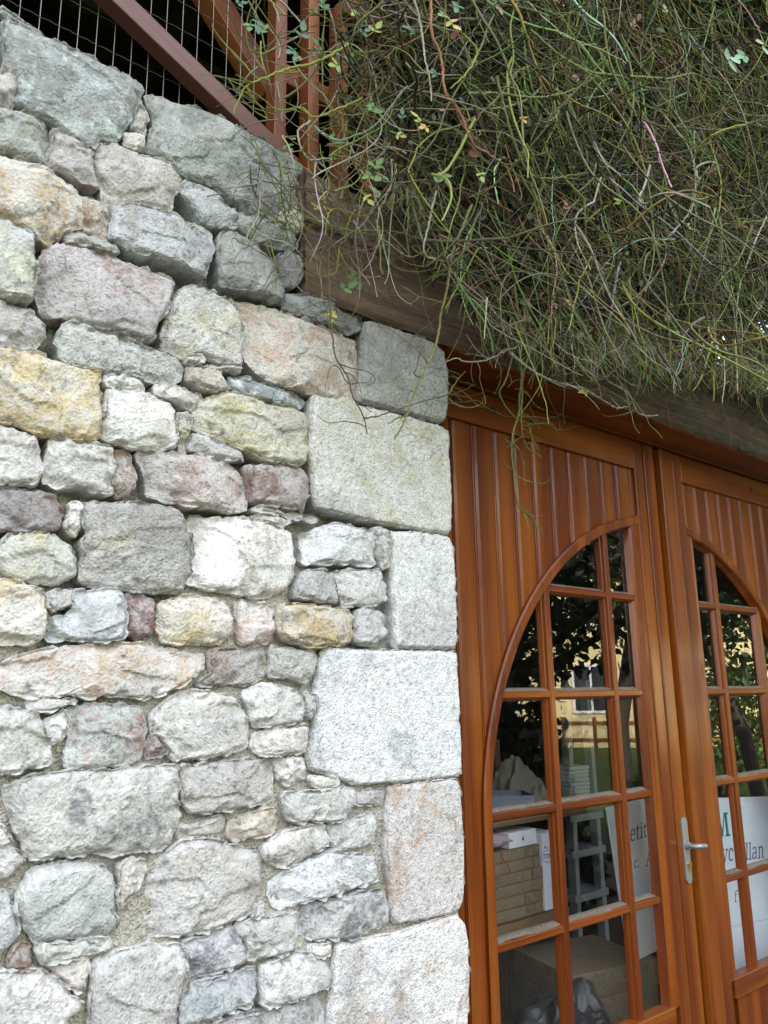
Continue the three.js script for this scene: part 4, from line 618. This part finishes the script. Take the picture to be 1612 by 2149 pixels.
{
  // underside of the hanging mass at 10 cm from the beam; further out it droops lower and reaches further left
  const lowAt = (x) => { const t = [[1.04, 2.90], [1.10, 2.80], [1.17, 2.735], [1.33, 2.60], [1.45, 2.51], [1.64, 2.46], [1.97, 2.51], [2.38, 2.59], [3.13, 2.72], [4.8, 2.76]]; for (let i = 0; i < t.length - 1; i++) if (x < t[i + 1][0]) return mix(t[i][1], t[i + 1][1], clamp((x - t[i][0]) / (t[i + 1][0] - t[i][0]), 0, 1)); return 2.80; };
  const droop = (z) => 1 - 0.74 * (z - 0.1), under = (x, z) => { const k = droop(z); return 1.55 + (lowAt(x / k) - 1.55) * k + 0.045 * noise3(x * 5, z * 4, 3); };
  const pal = ['olive', 'moss', 'moss', 'brown', 'greyer', 'brown', 'olive', 'green', 'dark', 'dark', 'olive', 'pale'];
  const tone = () => { const c = VC[pal[Math.floor(vr() * pal.length)]], k = 0.7 + 0.5 * vr(); return c.map((v) => v * k); };
  const spot = (zs = 1) => { for (;;) { const x = 0.86 + 3.6 * Math.pow(vr(), 1.1), y = 2.35 + 1.92 * vr(), z = 0.05 + (0.16 + 0.24 * smooth(0.9, 1.5, x)) * vr() * zs, k = droop(z); if (x > (1.09 + 0.06 * smooth(2.9, 3.4, y) + 0.06 * (vr() - 0.5)) * k && y > under(x, z) + 0.03 && y < 2.95 + (x - 0.8) * 0.85 + 0.35 && !(Math.hypot((x / k - 3.26) / 0.16, (1.55 + (y - 1.55) / k - 3.0) / 0.075) < 1 && vr() < 0.9)) return [x, y, z]; } };
  const limit = (p) => p[1] < under(p[0], p[2]) - 0.13 * Math.pow(vr(), 4) || p[0] < 1.0 * droop(p[2]);
  const o = bag(); // the inner mass that nobody could count
  for (let i = 0; i < 4500; i++) { const p = spot(), a = vr() * 6.28, thick = vr() < 0.20, out = clamp((p[2] - 0.08) / 0.28, 0, 1), c = tone(), k = 0.55 + 0.65 * vr(); randomTwig(o, p, [Math.cos(a), 0.5 * Math.sin(a) - 0.5, 0.5 * (vr() - 0.5)], 0.18 + 0.42 * vr(), thick ? 0.0022 + 0.0024 * vr() : 0.0010 + 0.0011 * vr(), c.map((v) => v * k * (out > 0.6 && vr() < 0.4 ? 1.7 : 1)), 0.03, 0.026, 0.7, limit); }  // some outer stems painted brighter, as if catching the light
  for (let i = 0; i < 1300; i++) { const p = spot(1); p[1] = under(p[0], p[2]) + 0.10 * vr() + 0.03; randomTwig(o, p, [vr() - 0.4, -0.2 - 0.4 * vr(), 0.4 * (vr() - 0.5)], 0.06 + 0.10 * vr(), 0.0009 + 0.0010 * vr(), tone(), 0.01, 0.016, 1, limit); }
  for (let i = 0; i < 90; i++) { const x = 1.15 + 2.2 * vr(), z = 0.06 + 0.3 * vr(), p = [x * droop(z), 0, z]; p[1] = under(p[0], z) + 0.08; randomTwig(o, p, [vr() - 0.4, -0.8, 0.2 * (vr() - 0.5)], 0.12 + 0.16 * vr(), 0.0010 + 0.0012 * vr(), tone(), 0.02, 0.014, 0.9); }
  flush('twig_tangle', o, vine, M.twig, 'stuff');
  const b = bag(); // back layer pressed against the railing, thicker stems painted darker as depth shade
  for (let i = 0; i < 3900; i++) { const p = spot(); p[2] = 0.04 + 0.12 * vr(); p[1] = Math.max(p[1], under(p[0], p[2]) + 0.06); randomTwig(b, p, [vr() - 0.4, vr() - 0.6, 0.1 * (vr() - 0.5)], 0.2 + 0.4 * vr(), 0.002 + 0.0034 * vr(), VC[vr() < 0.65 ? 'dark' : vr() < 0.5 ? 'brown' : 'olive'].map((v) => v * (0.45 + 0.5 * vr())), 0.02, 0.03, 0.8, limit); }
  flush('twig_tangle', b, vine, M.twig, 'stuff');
  const w = bag(); // withered and half hidden leaves
  for (let i = 0; i < 2100; i++) { const p = spot(0.9); leafInto(w, p[0], p[1], p[2], 0.012 + 0.022 * vr(), (vr() < 0.7 ? LC.dull : vr() < 0.6 ? LC.rust : LC.teal).map((v) => v * (0.5 + 0.6 * vr())), vr() * 6.28, vr() * 2 - 1, vr() * 6.28, 5); }
  flush('withered_leaves', w, vine, M.leaf, 'stuff');
  const f = bag(); // fine shoots straying left over the stones and uprights
  for (let i = 0; i < 210; i++) { const x = 0.70 + 0.42 * Math.pow(vr(), 0.6), y = 2.56 + 0.66 * vr(); randomTwig(f, [x, y, 0.06 + 0.18 * vr()], [vr() - 0.5, vr() - 0.5, 0.2 * (vr() - 0.5)], 0.08 + 0.20 * vr(), 0.0013 + 0.0015 * vr(), VC[['pale', 'green', 'moss', 'pale', 'greyer'][i % 5]].map((v) => v * (0.8 + 0.4 * vr())), 0.012, 0.014, 0.9); }
  for (let i = 0; i < 80; i++) { const x = 0.75 + 0.48 * vr(), y = 2.72 - 0.25 * vr(); randomTwig(f, [x, y, 0.05 + 0.08 * vr()], [vr() - 0.5, -0.5 * vr(), 0.1 * (vr() - 0.5)], 0.08 + 0.14 * vr(), 0.0010 + 0.0010 * vr(), tone(), 0.01, 0.014); }
  flush('fine_shoots', f, vine, M.twig, 'stuff');
  for (let i = 0; i < 10; i++) { const o2 = bag(), x = 1.0 + 2.6 * vr(), p = [x, 2.85 + (x - 0.9) * 0.45 * vr() + 0.1 * vr(), 0.16 + 0.22 * vr()]; randomTwig(o2, p, [1, 0.35 * (vr() - 0.5), 0.1 * (vr() - 0.5)], 0.7 + 0.6 * vr(), 0.0036 + 0.002 * vr(), VC[['brown', 'moss', 'greyer', 'olive'][i % 4]], 0.02, 0.025, 0.8, limit); flush('main_stem', o2, vine, M.twig); }
  for (let i = 0; i < 60; i++) { const o2 = bag(), p = spot(1.15); p[2] = Math.max(p[2], 0.34 + 0.1 * vr()); if (p[0] > 3.4) p[0] = 1.2 + vr() * 2; if (p[1] > 2.9 + (p[0] - 0.8)) p[1] = 2.9; randomTwig(o2, p, [vr() - 0.5, -0.3 - 0.5 * vr(), 0.2 * (vr() - 0.5)], 0.35 + 0.5 * vr(), 0.0024 + 0.0017 * vr(), VC[['pale', 'greyer', 'green', 'moss'][i % 4]], 0.02, 0.02, 0.5, limit); flush('cane', o2, vine, M.twig); }
}
// ---------------------------------------------------------------- the room behind the glass
{
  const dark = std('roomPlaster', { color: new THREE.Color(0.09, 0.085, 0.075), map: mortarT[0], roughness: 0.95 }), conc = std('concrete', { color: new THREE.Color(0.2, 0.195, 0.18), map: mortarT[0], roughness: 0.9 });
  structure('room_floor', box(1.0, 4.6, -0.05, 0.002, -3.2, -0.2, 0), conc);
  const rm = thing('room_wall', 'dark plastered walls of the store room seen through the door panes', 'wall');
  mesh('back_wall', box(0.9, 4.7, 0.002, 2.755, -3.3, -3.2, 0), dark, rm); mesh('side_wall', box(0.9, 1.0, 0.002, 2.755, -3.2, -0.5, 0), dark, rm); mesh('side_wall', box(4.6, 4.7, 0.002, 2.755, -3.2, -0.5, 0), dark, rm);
}
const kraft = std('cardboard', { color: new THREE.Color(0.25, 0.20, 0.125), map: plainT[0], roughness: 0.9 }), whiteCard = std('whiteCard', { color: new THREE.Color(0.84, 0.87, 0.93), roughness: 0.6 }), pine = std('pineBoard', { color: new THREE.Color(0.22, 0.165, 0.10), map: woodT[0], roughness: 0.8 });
{
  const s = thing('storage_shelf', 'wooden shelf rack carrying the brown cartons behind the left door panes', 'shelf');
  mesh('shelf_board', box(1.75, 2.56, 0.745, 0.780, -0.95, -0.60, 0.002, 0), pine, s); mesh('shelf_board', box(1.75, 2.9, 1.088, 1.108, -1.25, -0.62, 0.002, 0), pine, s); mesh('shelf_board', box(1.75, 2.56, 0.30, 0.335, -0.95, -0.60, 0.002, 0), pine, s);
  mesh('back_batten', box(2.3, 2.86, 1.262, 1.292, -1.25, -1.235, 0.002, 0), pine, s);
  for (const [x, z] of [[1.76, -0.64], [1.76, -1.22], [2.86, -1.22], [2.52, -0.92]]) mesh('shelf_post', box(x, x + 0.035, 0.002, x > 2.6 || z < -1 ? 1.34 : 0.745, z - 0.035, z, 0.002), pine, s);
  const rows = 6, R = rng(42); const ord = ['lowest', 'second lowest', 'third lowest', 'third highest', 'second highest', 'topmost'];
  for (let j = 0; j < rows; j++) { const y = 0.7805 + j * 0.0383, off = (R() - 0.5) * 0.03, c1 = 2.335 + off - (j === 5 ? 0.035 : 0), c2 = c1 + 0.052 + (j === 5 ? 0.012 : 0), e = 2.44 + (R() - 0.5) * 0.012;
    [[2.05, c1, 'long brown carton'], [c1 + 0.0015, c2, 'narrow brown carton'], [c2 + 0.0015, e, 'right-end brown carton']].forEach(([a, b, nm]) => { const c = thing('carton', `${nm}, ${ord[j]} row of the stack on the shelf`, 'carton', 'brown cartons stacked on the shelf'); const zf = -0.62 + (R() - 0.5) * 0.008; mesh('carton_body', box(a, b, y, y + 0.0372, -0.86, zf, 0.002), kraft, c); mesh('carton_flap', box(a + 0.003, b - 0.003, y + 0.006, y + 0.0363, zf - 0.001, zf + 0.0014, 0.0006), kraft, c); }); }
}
function canvasTexture(w, h, draw) { const c = document.createElement('canvas'); c.width = w; c.height = h; const g = c.getContext('2d'); draw(g); const t = new THREE.CanvasTexture(c); t.colorSpace = THREE.SRGBColorSpace; return t; }
function printed(t, r = 0.6) { return new THREE.MeshStandardMaterial({ map: t, roughness: r }); }
function plate(w, h, d, front) { // box with its own front print: returns [body, face]
  const f = new THREE.PlaneGeometry(w - 0.002, h - 0.002); f.translate(0, 0, d / 2 + 0.0006); return [new RoundedBoxGeometry(w, h, d, 2, 0.002), f];
}
{
  const c = thing('white_box', 'flat white box with a small dark mark lying on the brown cartons', 'box', null, [2.345, 1.0105 + 0.0265, -0.70]); c.rotation.y = 0.06;
  const [b, f] = plate(0.16, 0.052, 0.15); mesh('box_body', b, whiteCard, c); mesh('printed_front', f, printed(canvasTexture(320, 104, (g) => { g.fillStyle = '#dfe3ea'; g.fillRect(0, 0, 320, 104); g.fillStyle = '#2a2d33'; g.beginPath(); g.ellipse(160, 54, 11, 13, 0, 0, 7); g.fill(); g.beginPath(); g.ellipse(165, 35, 3, 7, 0.5, 0, 7); g.fill(); })), c);
  const t = thing('toner_carton', 'upright white printer toner carton beside the brown cartons', 'carton', null, [2.492, 0.7805 + 0.131, -0.70]);
  const [tb, tf] = plate(0.088, 0.262, 0.16); mesh('carton_body', tb, whiteCard, t); mesh('printed_front', tf, printed(canvasTexture(256, 768, (g) => { g.fillStyle = '#d9dee8'; g.fillRect(0, 0, 256, 768); g.fillStyle = '#22252b'; g.fillRect(30, 150, 200, 4); g.beginPath(); g.moveTo(34, 118); g.lineTo(62, 146); g.lineTo(30, 146); g.fill(); g.strokeStyle = '#22252b'; g.lineWidth = 5; g.strokeRect(8, 176, 230, 110); g.font = 'bold 70px sans-serif'; g.fillText('TONER', 10, 256); g.fillRect(36, 300, 190, 4); g.fillStyle = '#c3c9d6'; g.fillRect(0, 330, 256, 5); g.fillRect(0, 540, 256, 3); })), t);
  const o = thing('grey_box', 'open grey cardboard box on the upper shelf below the dust sheet', 'box', null, [2.40, 1.1085, -0.80]); o.rotation.y = -0.6;
  const gm = std('greyCard', { color: new THREE.Color(0.22, 0.25, 0.31), roughness: 0.8 }); for (const [a, b, cz, d] of [[-0.13, 0.13, 0.086, 0.090], [-0.13, 0.13, -0.09, -0.086]]) mesh('box_side', box(a, b, 0.001, 0.066, cz, d, 0), gm, o); for (const x of [-0.13, 0.126]) mesh('box_side', box(x, x + 0.004, 0.001, 0.066, -0.0855, 0.0855, 0), gm, o); mesh('box_bottom', box(-0.1255, 0.1255, 0.0005, 0.004, -0.0855, 0.0855, 0), gm, o);
  const pk = thing('cloth_pouch', 'greyish pink padded pouch with open dark mouth left of the white box', 'pouch', null, [2.235, 1.012, -0.66]);
  const pp = [], pi = [], nU = 22, nV = 12; for (let j = 0; j <= nV; j++) for (let i = 0; i <= nU; i++) { const a = i / nU * 6.2832, t = j / nV, rr = 1 - 0.25 * t, x = -0.075 + t * 0.15 - 0.02 * t * Math.cos(a), y = 0.030 + (0.028 * rr * Math.sin(a)) * (Math.sin(a) > 0 ? 1 : 0.95) - 0.002 * t, z = 0.05 * rr * Math.cos(a) + 0.004 * Math.sin(9 * t + a * 3); pp.push(x, y, z); }
  for (let j = 0; j < nV; j++) for (let i = 0; i < nU; i++) { const a = j * (nU + 1) + i; pi.push(a, a + 1, a + nU + 2, a, a + nU + 2, a + nU + 1); }
  mesh('pouch_body', rawGeo(pp, pi), std('pinkCloth', { color: new THREE.Color(0.42, 0.34, 0.36), roughness: 0.95, side: THREE.DoubleSide }), pk); mesh('pouch_shade_plug', new THREE.SphereGeometry(0.024, 14, 8).scale(0.3, 0.85, 1.4).translate(0.045, 0.030, 0.0), M.iron, pk);  // dark plug in the open mouth stands in for the shade inside
  const cord = new THREE.CatmullRomCurve3([[2.21, 1.03, -0.605], [2.222, 0.99, -0.609], [2.245, 0.965, -0.608], [2.262, 0.935, -0.609]].map((q) => new THREE.Vector3(...q))); mesh('drawstring', new THREE.TubeGeometry(cord, 20, 0.0016, 5).translate(-2.235, -1.012, 0.66), std('redCord', { color: new THREE.Color(0.45, 0.05, 0.05), roughness: 0.8 }), pk);
}
{ // crumpled dust sheet over something on the upper shelf
  const n = 46, pos = [], idx = []; for (let j = 0; j <= n; j++) for (let i = 0; i <= n; i++) { const u = i / n * 2 - 1, v = j / n * 2 - 1, r = Math.hypot(u * 1.0, v); const a = Math.atan2(v, u); let h = 0.175 * Math.exp(-Math.pow(Math.hypot(u + 0.15, v) / 0.55, 2)) + 0.05 * Math.exp(-Math.pow(Math.hypot(u - 0.5, v - 0.2) / 0.3, 2)); const fold = Math.sin(a * 9 + 3 * noise3(u * 2, v * 2, 4)) * 0.018 * smooth(0.1, 0.6, r) + 0.02 * noise3(u * 5, v * 5, 2); h = Math.max(0.0015, h + fold * smooth(1.05, 0.6, r)); pos.push(2.70 + u * 0.2, 1.1085 + h, -0.94 - v * 0.19); }
  for (let j = 0; j < n; j++) for (let i = 0; i < n; i++) { const a = j * (n + 1) + i; idx.push(a, a + 1, a + n + 2, a, a + n + 2, a + n + 1); }
  single('dust_sheet', rawGeo(pos, idx), std('sheet', { color: new THREE.Color(0.27, 0.25, 0.19), roughness: 0.95, side: THREE.DoubleSide }), 'crumpled beige dust sheet heaped on the upper shelf', 'dust sheet');
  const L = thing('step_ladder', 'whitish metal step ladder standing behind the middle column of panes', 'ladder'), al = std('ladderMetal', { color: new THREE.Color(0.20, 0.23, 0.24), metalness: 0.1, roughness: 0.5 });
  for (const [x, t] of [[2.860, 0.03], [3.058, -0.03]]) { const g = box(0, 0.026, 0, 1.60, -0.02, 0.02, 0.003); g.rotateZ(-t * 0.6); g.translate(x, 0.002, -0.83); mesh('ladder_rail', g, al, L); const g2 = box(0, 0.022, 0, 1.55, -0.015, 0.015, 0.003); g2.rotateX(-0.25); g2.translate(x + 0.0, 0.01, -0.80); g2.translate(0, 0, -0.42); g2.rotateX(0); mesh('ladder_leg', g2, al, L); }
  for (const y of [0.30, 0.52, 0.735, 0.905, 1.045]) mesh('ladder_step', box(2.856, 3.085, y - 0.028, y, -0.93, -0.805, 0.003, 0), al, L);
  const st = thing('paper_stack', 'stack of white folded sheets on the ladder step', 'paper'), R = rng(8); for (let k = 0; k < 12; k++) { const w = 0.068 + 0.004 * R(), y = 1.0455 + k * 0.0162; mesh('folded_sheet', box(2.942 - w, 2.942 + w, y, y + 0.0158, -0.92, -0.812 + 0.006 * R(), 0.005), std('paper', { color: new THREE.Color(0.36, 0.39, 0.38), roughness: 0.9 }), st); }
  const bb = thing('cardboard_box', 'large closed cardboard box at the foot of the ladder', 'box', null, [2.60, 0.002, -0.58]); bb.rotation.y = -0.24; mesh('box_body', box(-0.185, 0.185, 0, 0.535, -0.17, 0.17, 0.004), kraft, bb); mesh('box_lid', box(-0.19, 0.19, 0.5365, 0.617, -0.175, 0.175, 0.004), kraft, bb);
}
function signBoard(name, label, w, h, x, y, z, roll, draw) {
  const c = thing(name, label, 'sign board', 'white sign boards behind the door panes', [x, y, z]); c.rotation.z = roll; c.rotation.x = -0.06; const [b, f] = plate(w, h, 0.006); mesh('board_panel', b, std('boardWhite', { color: new THREE.Color(0.78, 0.84, 0.90), roughness: 0.5 }), c); mesh('printed_front', f, printed(canvasTexture(Math.round(w * 1400), Math.round(h * 1400), draw), 0.5), c);
}
signBoard('sign_board', 'narrow white sign board with the script word Petit behind the left door', 0.27, 0.52, 2.742, 0.885, -0.42, 0.05, (g) => { g.fillStyle = '#e2ecf6'; g.fillRect(0, 0, 378, 728); g.fillStyle = '#1f2a38'; g.setTransform(1, 0, -0.28, 1, 50, 0); g.font = '104px serif'; g.fillText('Petit', 92, 190); g.font = '70px serif'; g.fillText('c.', 190, 320); g.font = '110px serif'; g.fillText('A', 300, 330); g.setTransform(1, 0, 0, 1, 0, 0); });
signBoard('sign_board', 'wide white sign board with a green letter M behind the right door', 0.78, 0.68, 3.70, 0.74, -0.42, -0.07, (g) => { g.fillStyle = '#e2ecf6'; g.fillRect(0, 0, 1092, 952); g.fillStyle = '#0f7f73'; g.font = 'bold 185px serif'; g.fillText('M', 0, 215); g.fillStyle = '#1f2a38'; g.setTransform(1, 0, -0.28, 1, 90, 0); g.font = '128px serif'; g.fillText('ryc', -20, 350); g.fillText('ollan', 240, 356); g.font = '80px serif'; g.fillText('f', 190, 570); g.setTransform(1, 0, 0, 1, 0, 0); g.fillStyle = '#b9c6d2'; g.fillRect(60, 690, 700, 4); });
{ const crate = thing('cardboard_box', 'low cardboard box under the wide sign board', 'box', null, [3.7, 0.002, -0.46]); mesh('box_body', box(-0.3, 0.3, 0, 0.385, -0.16, 0.10, 0.004), kraft, crate); mesh('box_flap', box(-0.295, 0.295, 0.3865, 0.392, -0.155, 0.095, 0.001), kraft, crate);
  const pos = [], g = new THREE.IcosahedronGeometry(0.2, 22); const p = g.attributes.position; for (let i = 0; i < p.count; i++) { const v = new THREE.Vector3().fromBufferAttribute(p, i), n = v.clone().normalize(), k = 1 + 0.2 * noise3(n.x * 1.3, n.y * 1.3, n.z * 1.3) + 0.05 * (1 - Math.abs(noise3(n.x * 2.2, n.y * 2.2, n.z * 2.2)) * 2); v.multiplyScalar(k); v.y = Math.max(v.y * 1.15, -0.2); p.setXYZ(i, v.x * 1.15, v.y, v.z * 0.8); } g.computeVertexNormals();
  single('plastic_sack', g.translate(2.28, 0.36 - 0.0 + 0.01, -0.42), std('blackPlastic', { color: new THREE.Color(0.03, 0.03, 0.032), roughness: 0.3 }), 'black plastic sack bulging under the shelf at lower left', 'sack');
  const k2 = thing('cardboard_box', 'low cardboard box carrying the black plastic sack', 'box'); mesh('box_body', box(2.10, 2.46, 0.002, 0.168, -0.58, -0.26, 0.004), kraft, k2); }
// ---------------------------------------------------------------- what the glass mirrors: trees, house across the lawn; also foliage added only for shade
function tree(label, x, z, h, spread, base, leaves, seed, colr, trunkR = 0.12) {
  const t = thing('tree', label, 'tree', 'trees mirrored in the door panes', [x, 0, z]), R = rng(seed), tr = bag(), lf = bag(), tips = [];
  const grow = (p, d, len, r, lvl) => { const pts = [p.slice()]; p = p.slice(); const n = 6; for (let i = 0; i < n; i++) { d = [d[0] + (R() - 0.5) * 0.35, d[1] + (R() - 0.4) * 0.18, d[2] + (R() - 0.5) * 0.35]; const l = Math.hypot(...d); d = d.map((v) => v / l); p = p.map((v, k) => v + d[k] * len / n); pts.push(p.slice()); if (lvl >= 1) tips.push(p.slice()); } tubeInto(tr, pts, r, r * 0.55, [0.06, 0.048, 0.035], lvl ? 5 : 9); if (lvl < 2) for (let k = 0; k < (lvl ? 4 : 9); k++) { const q = pts[2 + Math.floor(R() * (n - 1.01))], a = R() * 6.28; grow(q, [Math.cos(a), 0.25 + 0.6 * R() - lvl * 0.3, Math.sin(a)], len * (lvl ? 0.6 : 0.48), r * 0.42, lvl + 1); } };
  grow([0, 0, 0], [0, 1, 0], h * 0.85, trunkR, 0);
  for (let i = 0; i < leaves; i++) { let q; if (R() < 0.55 && tips.length) { const s = tips[Math.floor(R() * tips.length)]; q = [s[0] + (R() - 0.5) * 0.8, s[1] + (R() - 0.6) * 0.8, s[2] + (R() - 0.5) * 0.8]; } else { const a = R() * 6.28, rr = Math.sqrt(R()) * spread, v = R(); q = [Math.cos(a) * rr * Math.sin(Math.PI * (0.18 + 0.75 * v)), base + (h - base) * v, Math.sin(a) * rr * Math.sin(Math.PI * (0.18 + 0.75 * v))]; } if (q[1] < base * (0.85 + 0.3 * R())) continue; if (noise3(q[0] * 0.9 + seed, q[1] * 0.9, q[2] * 0.9) < -0.6 || noise3(q[0] * 4, q[1] * 4, q[2] * 4 + seed) < -0.5) continue; leafInto(lf, q[0], q[1], q[2], 0.07 + 0.06 * R(), colr.map((c) => c * (0.6 + 0.8 * R())), R() * 6.28, R() * 3 - 1.5, 2 + R() * 2.2, 2); }
  flush('trunk', tr, t, M.twig); flush('crown', lf, t, M.leaf);
}
tree('dark dense tree nearest to the doors, off to the right', 5.15, 2.95, 6.0, 0.95, 1.15, 16000, 501, [0.024, 0.040, 0.012], 0.09);
tree('dark tree behind the nearest one, drooping low over the lawn', 9.7, 4.9, 8.0, 2.4, 2.2, 26000, 502, [0.026, 0.044, 0.013]);
tree('leafy tree beside the path further along the house', 10.4, 3.4, 6.5, 1.8, 1.6, 20000, 503, [0.035, 0.065, 0.016], 0.1);
tree('tall broad tree added out of frame to shade the vine and beam', 7.3, 6.0, 9.5, 2.9, 2.4, 17000, 504, [0.026, 0.044, 0.013], 0.16);  // added tree, placed for the shade it throws on vine and beam
function bush(label, x, z, w, h, leaves, seed, colr) { const t = thing('bush', label, 'bush', 'bushes by the lawn', [x, 0, z]), R = rng(seed), lf = bag(), st = bag(); for (let i = 0; i < 26; i++) { const a = R() * 6.28, s = 0.3 + 0.5 * R(); tubeInto(st, [[0.1 * Math.cos(a), 0, 0.1 * Math.sin(a)], [Math.cos(a) * w * s * 0.5, h * 0.5, Math.sin(a) * w * s * 0.5], [Math.cos(a) * w * s, h * 0.9, Math.sin(a) * w * s]], 0.012, 0.004, [0.07, 0.055, 0.04], 4); } for (let i = 0; i < leaves; i++) { const a = R() * 6.28, v = R(), rr = w * Math.pow(R(), 0.4) * (0.8 + 0.3 * noise3(Math.cos(a) * 2, v * 3, seed)) * Math.sqrt(Math.max(0.05, 1 - v * v)); leafInto(lf, Math.cos(a) * rr, h * v, Math.sin(a) * rr, 0.07 + 0.06 * R(), colr.map((c) => c * (0.6 + 0.8 * R())), R() * 6.28, R() * 3 - 1.5, R() * 6.28, 3); } flush('stem', st, t, M.twig); flush('foliage', lf, t, M.leaf); }
bush('dark bush standing close to the doors on the right', 4.75, 2.55, 0.8, 1.35, 4500, 601, [0.015, 0.024, 0.008]);
bush('rounded bright green bush in the sun beyond the path', 14.4, 5.6, 1.3, 1.9, 3500, 602, [0.13, 0.20, 0.035]);
bush('long low bush at the edge of the path', 8.0, 3.1, 0.8, 0.75, 2500, 603, [0.05, 0.08, 0.02]);
{
  const h = thing('yellow_house', 'yellow rendered house with white window frames across the lawn', 'house', null, [20.5, 0, 11.8]); h.rotation.y = -2.14;
  const wallM = std('yellowRender', { color: new THREE.Color(0.80, 0.66, 0.36), roughness: 0.95 }), wh = std('whitePaint', { color: new THREE.Color(0.8, 0.8, 0.78), roughness: 0.6 }), tile = std('roofTile', { color: new THREE.Color(0.22, 0.12, 0.09), roughness: 0.9 }), paneM = std('darkPane', { color: new THREE.Color(0.03, 0.035, 0.04), roughness: 0.08 });
  mesh('wall', box(-8, 8, 0, 5.2, -4, 0, 0), wallM, h);
  { const s = new THREE.Shape(); s.moveTo(-4.6, 0); s.lineTo(0.6, 0); s.lineTo(-2, 2.6); s.closePath(); const g = new THREE.ExtrudeGeometry(s, { depth: 16.8, bevelEnabled: false }); g.rotateY(-Math.PI / 2); g.rotateY(Math.PI); g.translate(-8.4, 5.2, -4); mesh('roof', g, tile, h); }
  for (const y of [1.0, 3.5]) for (let i = 0; i < 6; i++) { const x = -6.6 + i * 2.6; const w = mesh('window', box(x - 0.55, x + 0.55, y - 0.05, y + 1.35, -0.04, 0.05, 0), wh, h); mesh('window_pane', box(x - 0.47, x - 0.03, y + 0.03, y + 1.27, 0.04, 0.056, 0), paneM, w); mesh('window_pane', box(x + 0.03, x + 0.47, y + 0.03, y + 1.27, 0.04, 0.056, 0), paneM, w); }
  const f = thing('garden_fence', 'low orange-brown wooden fence in front of the yellow house', 'fence', null, [17.4, 0, 10.0]); f.rotation.y = -2.14; const fm = std('fenceWood', { color: new THREE.Color(0.45, 0.18, 0.06), roughness: 0.8 }); for (let i = 0; i < 17; i++) mesh('post', box(-6 + i * 0.75, -5.91 + i * 0.75, 0, 0.95, -0.045, 0.045, 0.004), fm, f); for (const y of [0.35, 0.75]) mesh('rail', box(-6, 6.1, y, y + 0.1, 0.046, 0.075, 0.003, 0), fm, f);
}
{ // unseen screen of foliage added opposite the wall to cut low sky light
  const t = thing('added_hedge', 'tall dark foliage screen added out of view to cut low sky light on the wall', 'added_hedge'), R = rng(640), lf = bag(), st = bag();
  for (let i = 0; i < 30; i++) tubeInto(st, [[-14 + i * 0.62, 0, 8.6 + R() * 0.5], [-14 + i * 0.62 + R() - 0.5, 2, 8.7 + R() * 0.4], [-14 + i * 0.62 + R() - 0.5, 3.6, 8.7]], 0.05, 0.015, [0.06, 0.05, 0.035], 5);
  for (let i = 0; i < 9000; i++) { const x = -14.3 + 18.4 * R(), y = 4.1 * Math.pow(R(), 0.85) + 0.25 * noise3(x, 1, 1); leafInto(lf, x, y, 8.2 + 1.2 * R() + 0.25 * noise3(x * 0.8, y, 3), 0.16 + 0.10 * R(), [0.035 * (0.6 + R()), 0.056 * (0.6 + R()), 0.016], R() * 6.28, R() * 3 - 1.5, R() * 6.28, 3); }
  flush('stem', st, t, M.twig); flush('foliage', lf, t, M.leaf, 'stuff');
}
renderer.render(scene, camera);
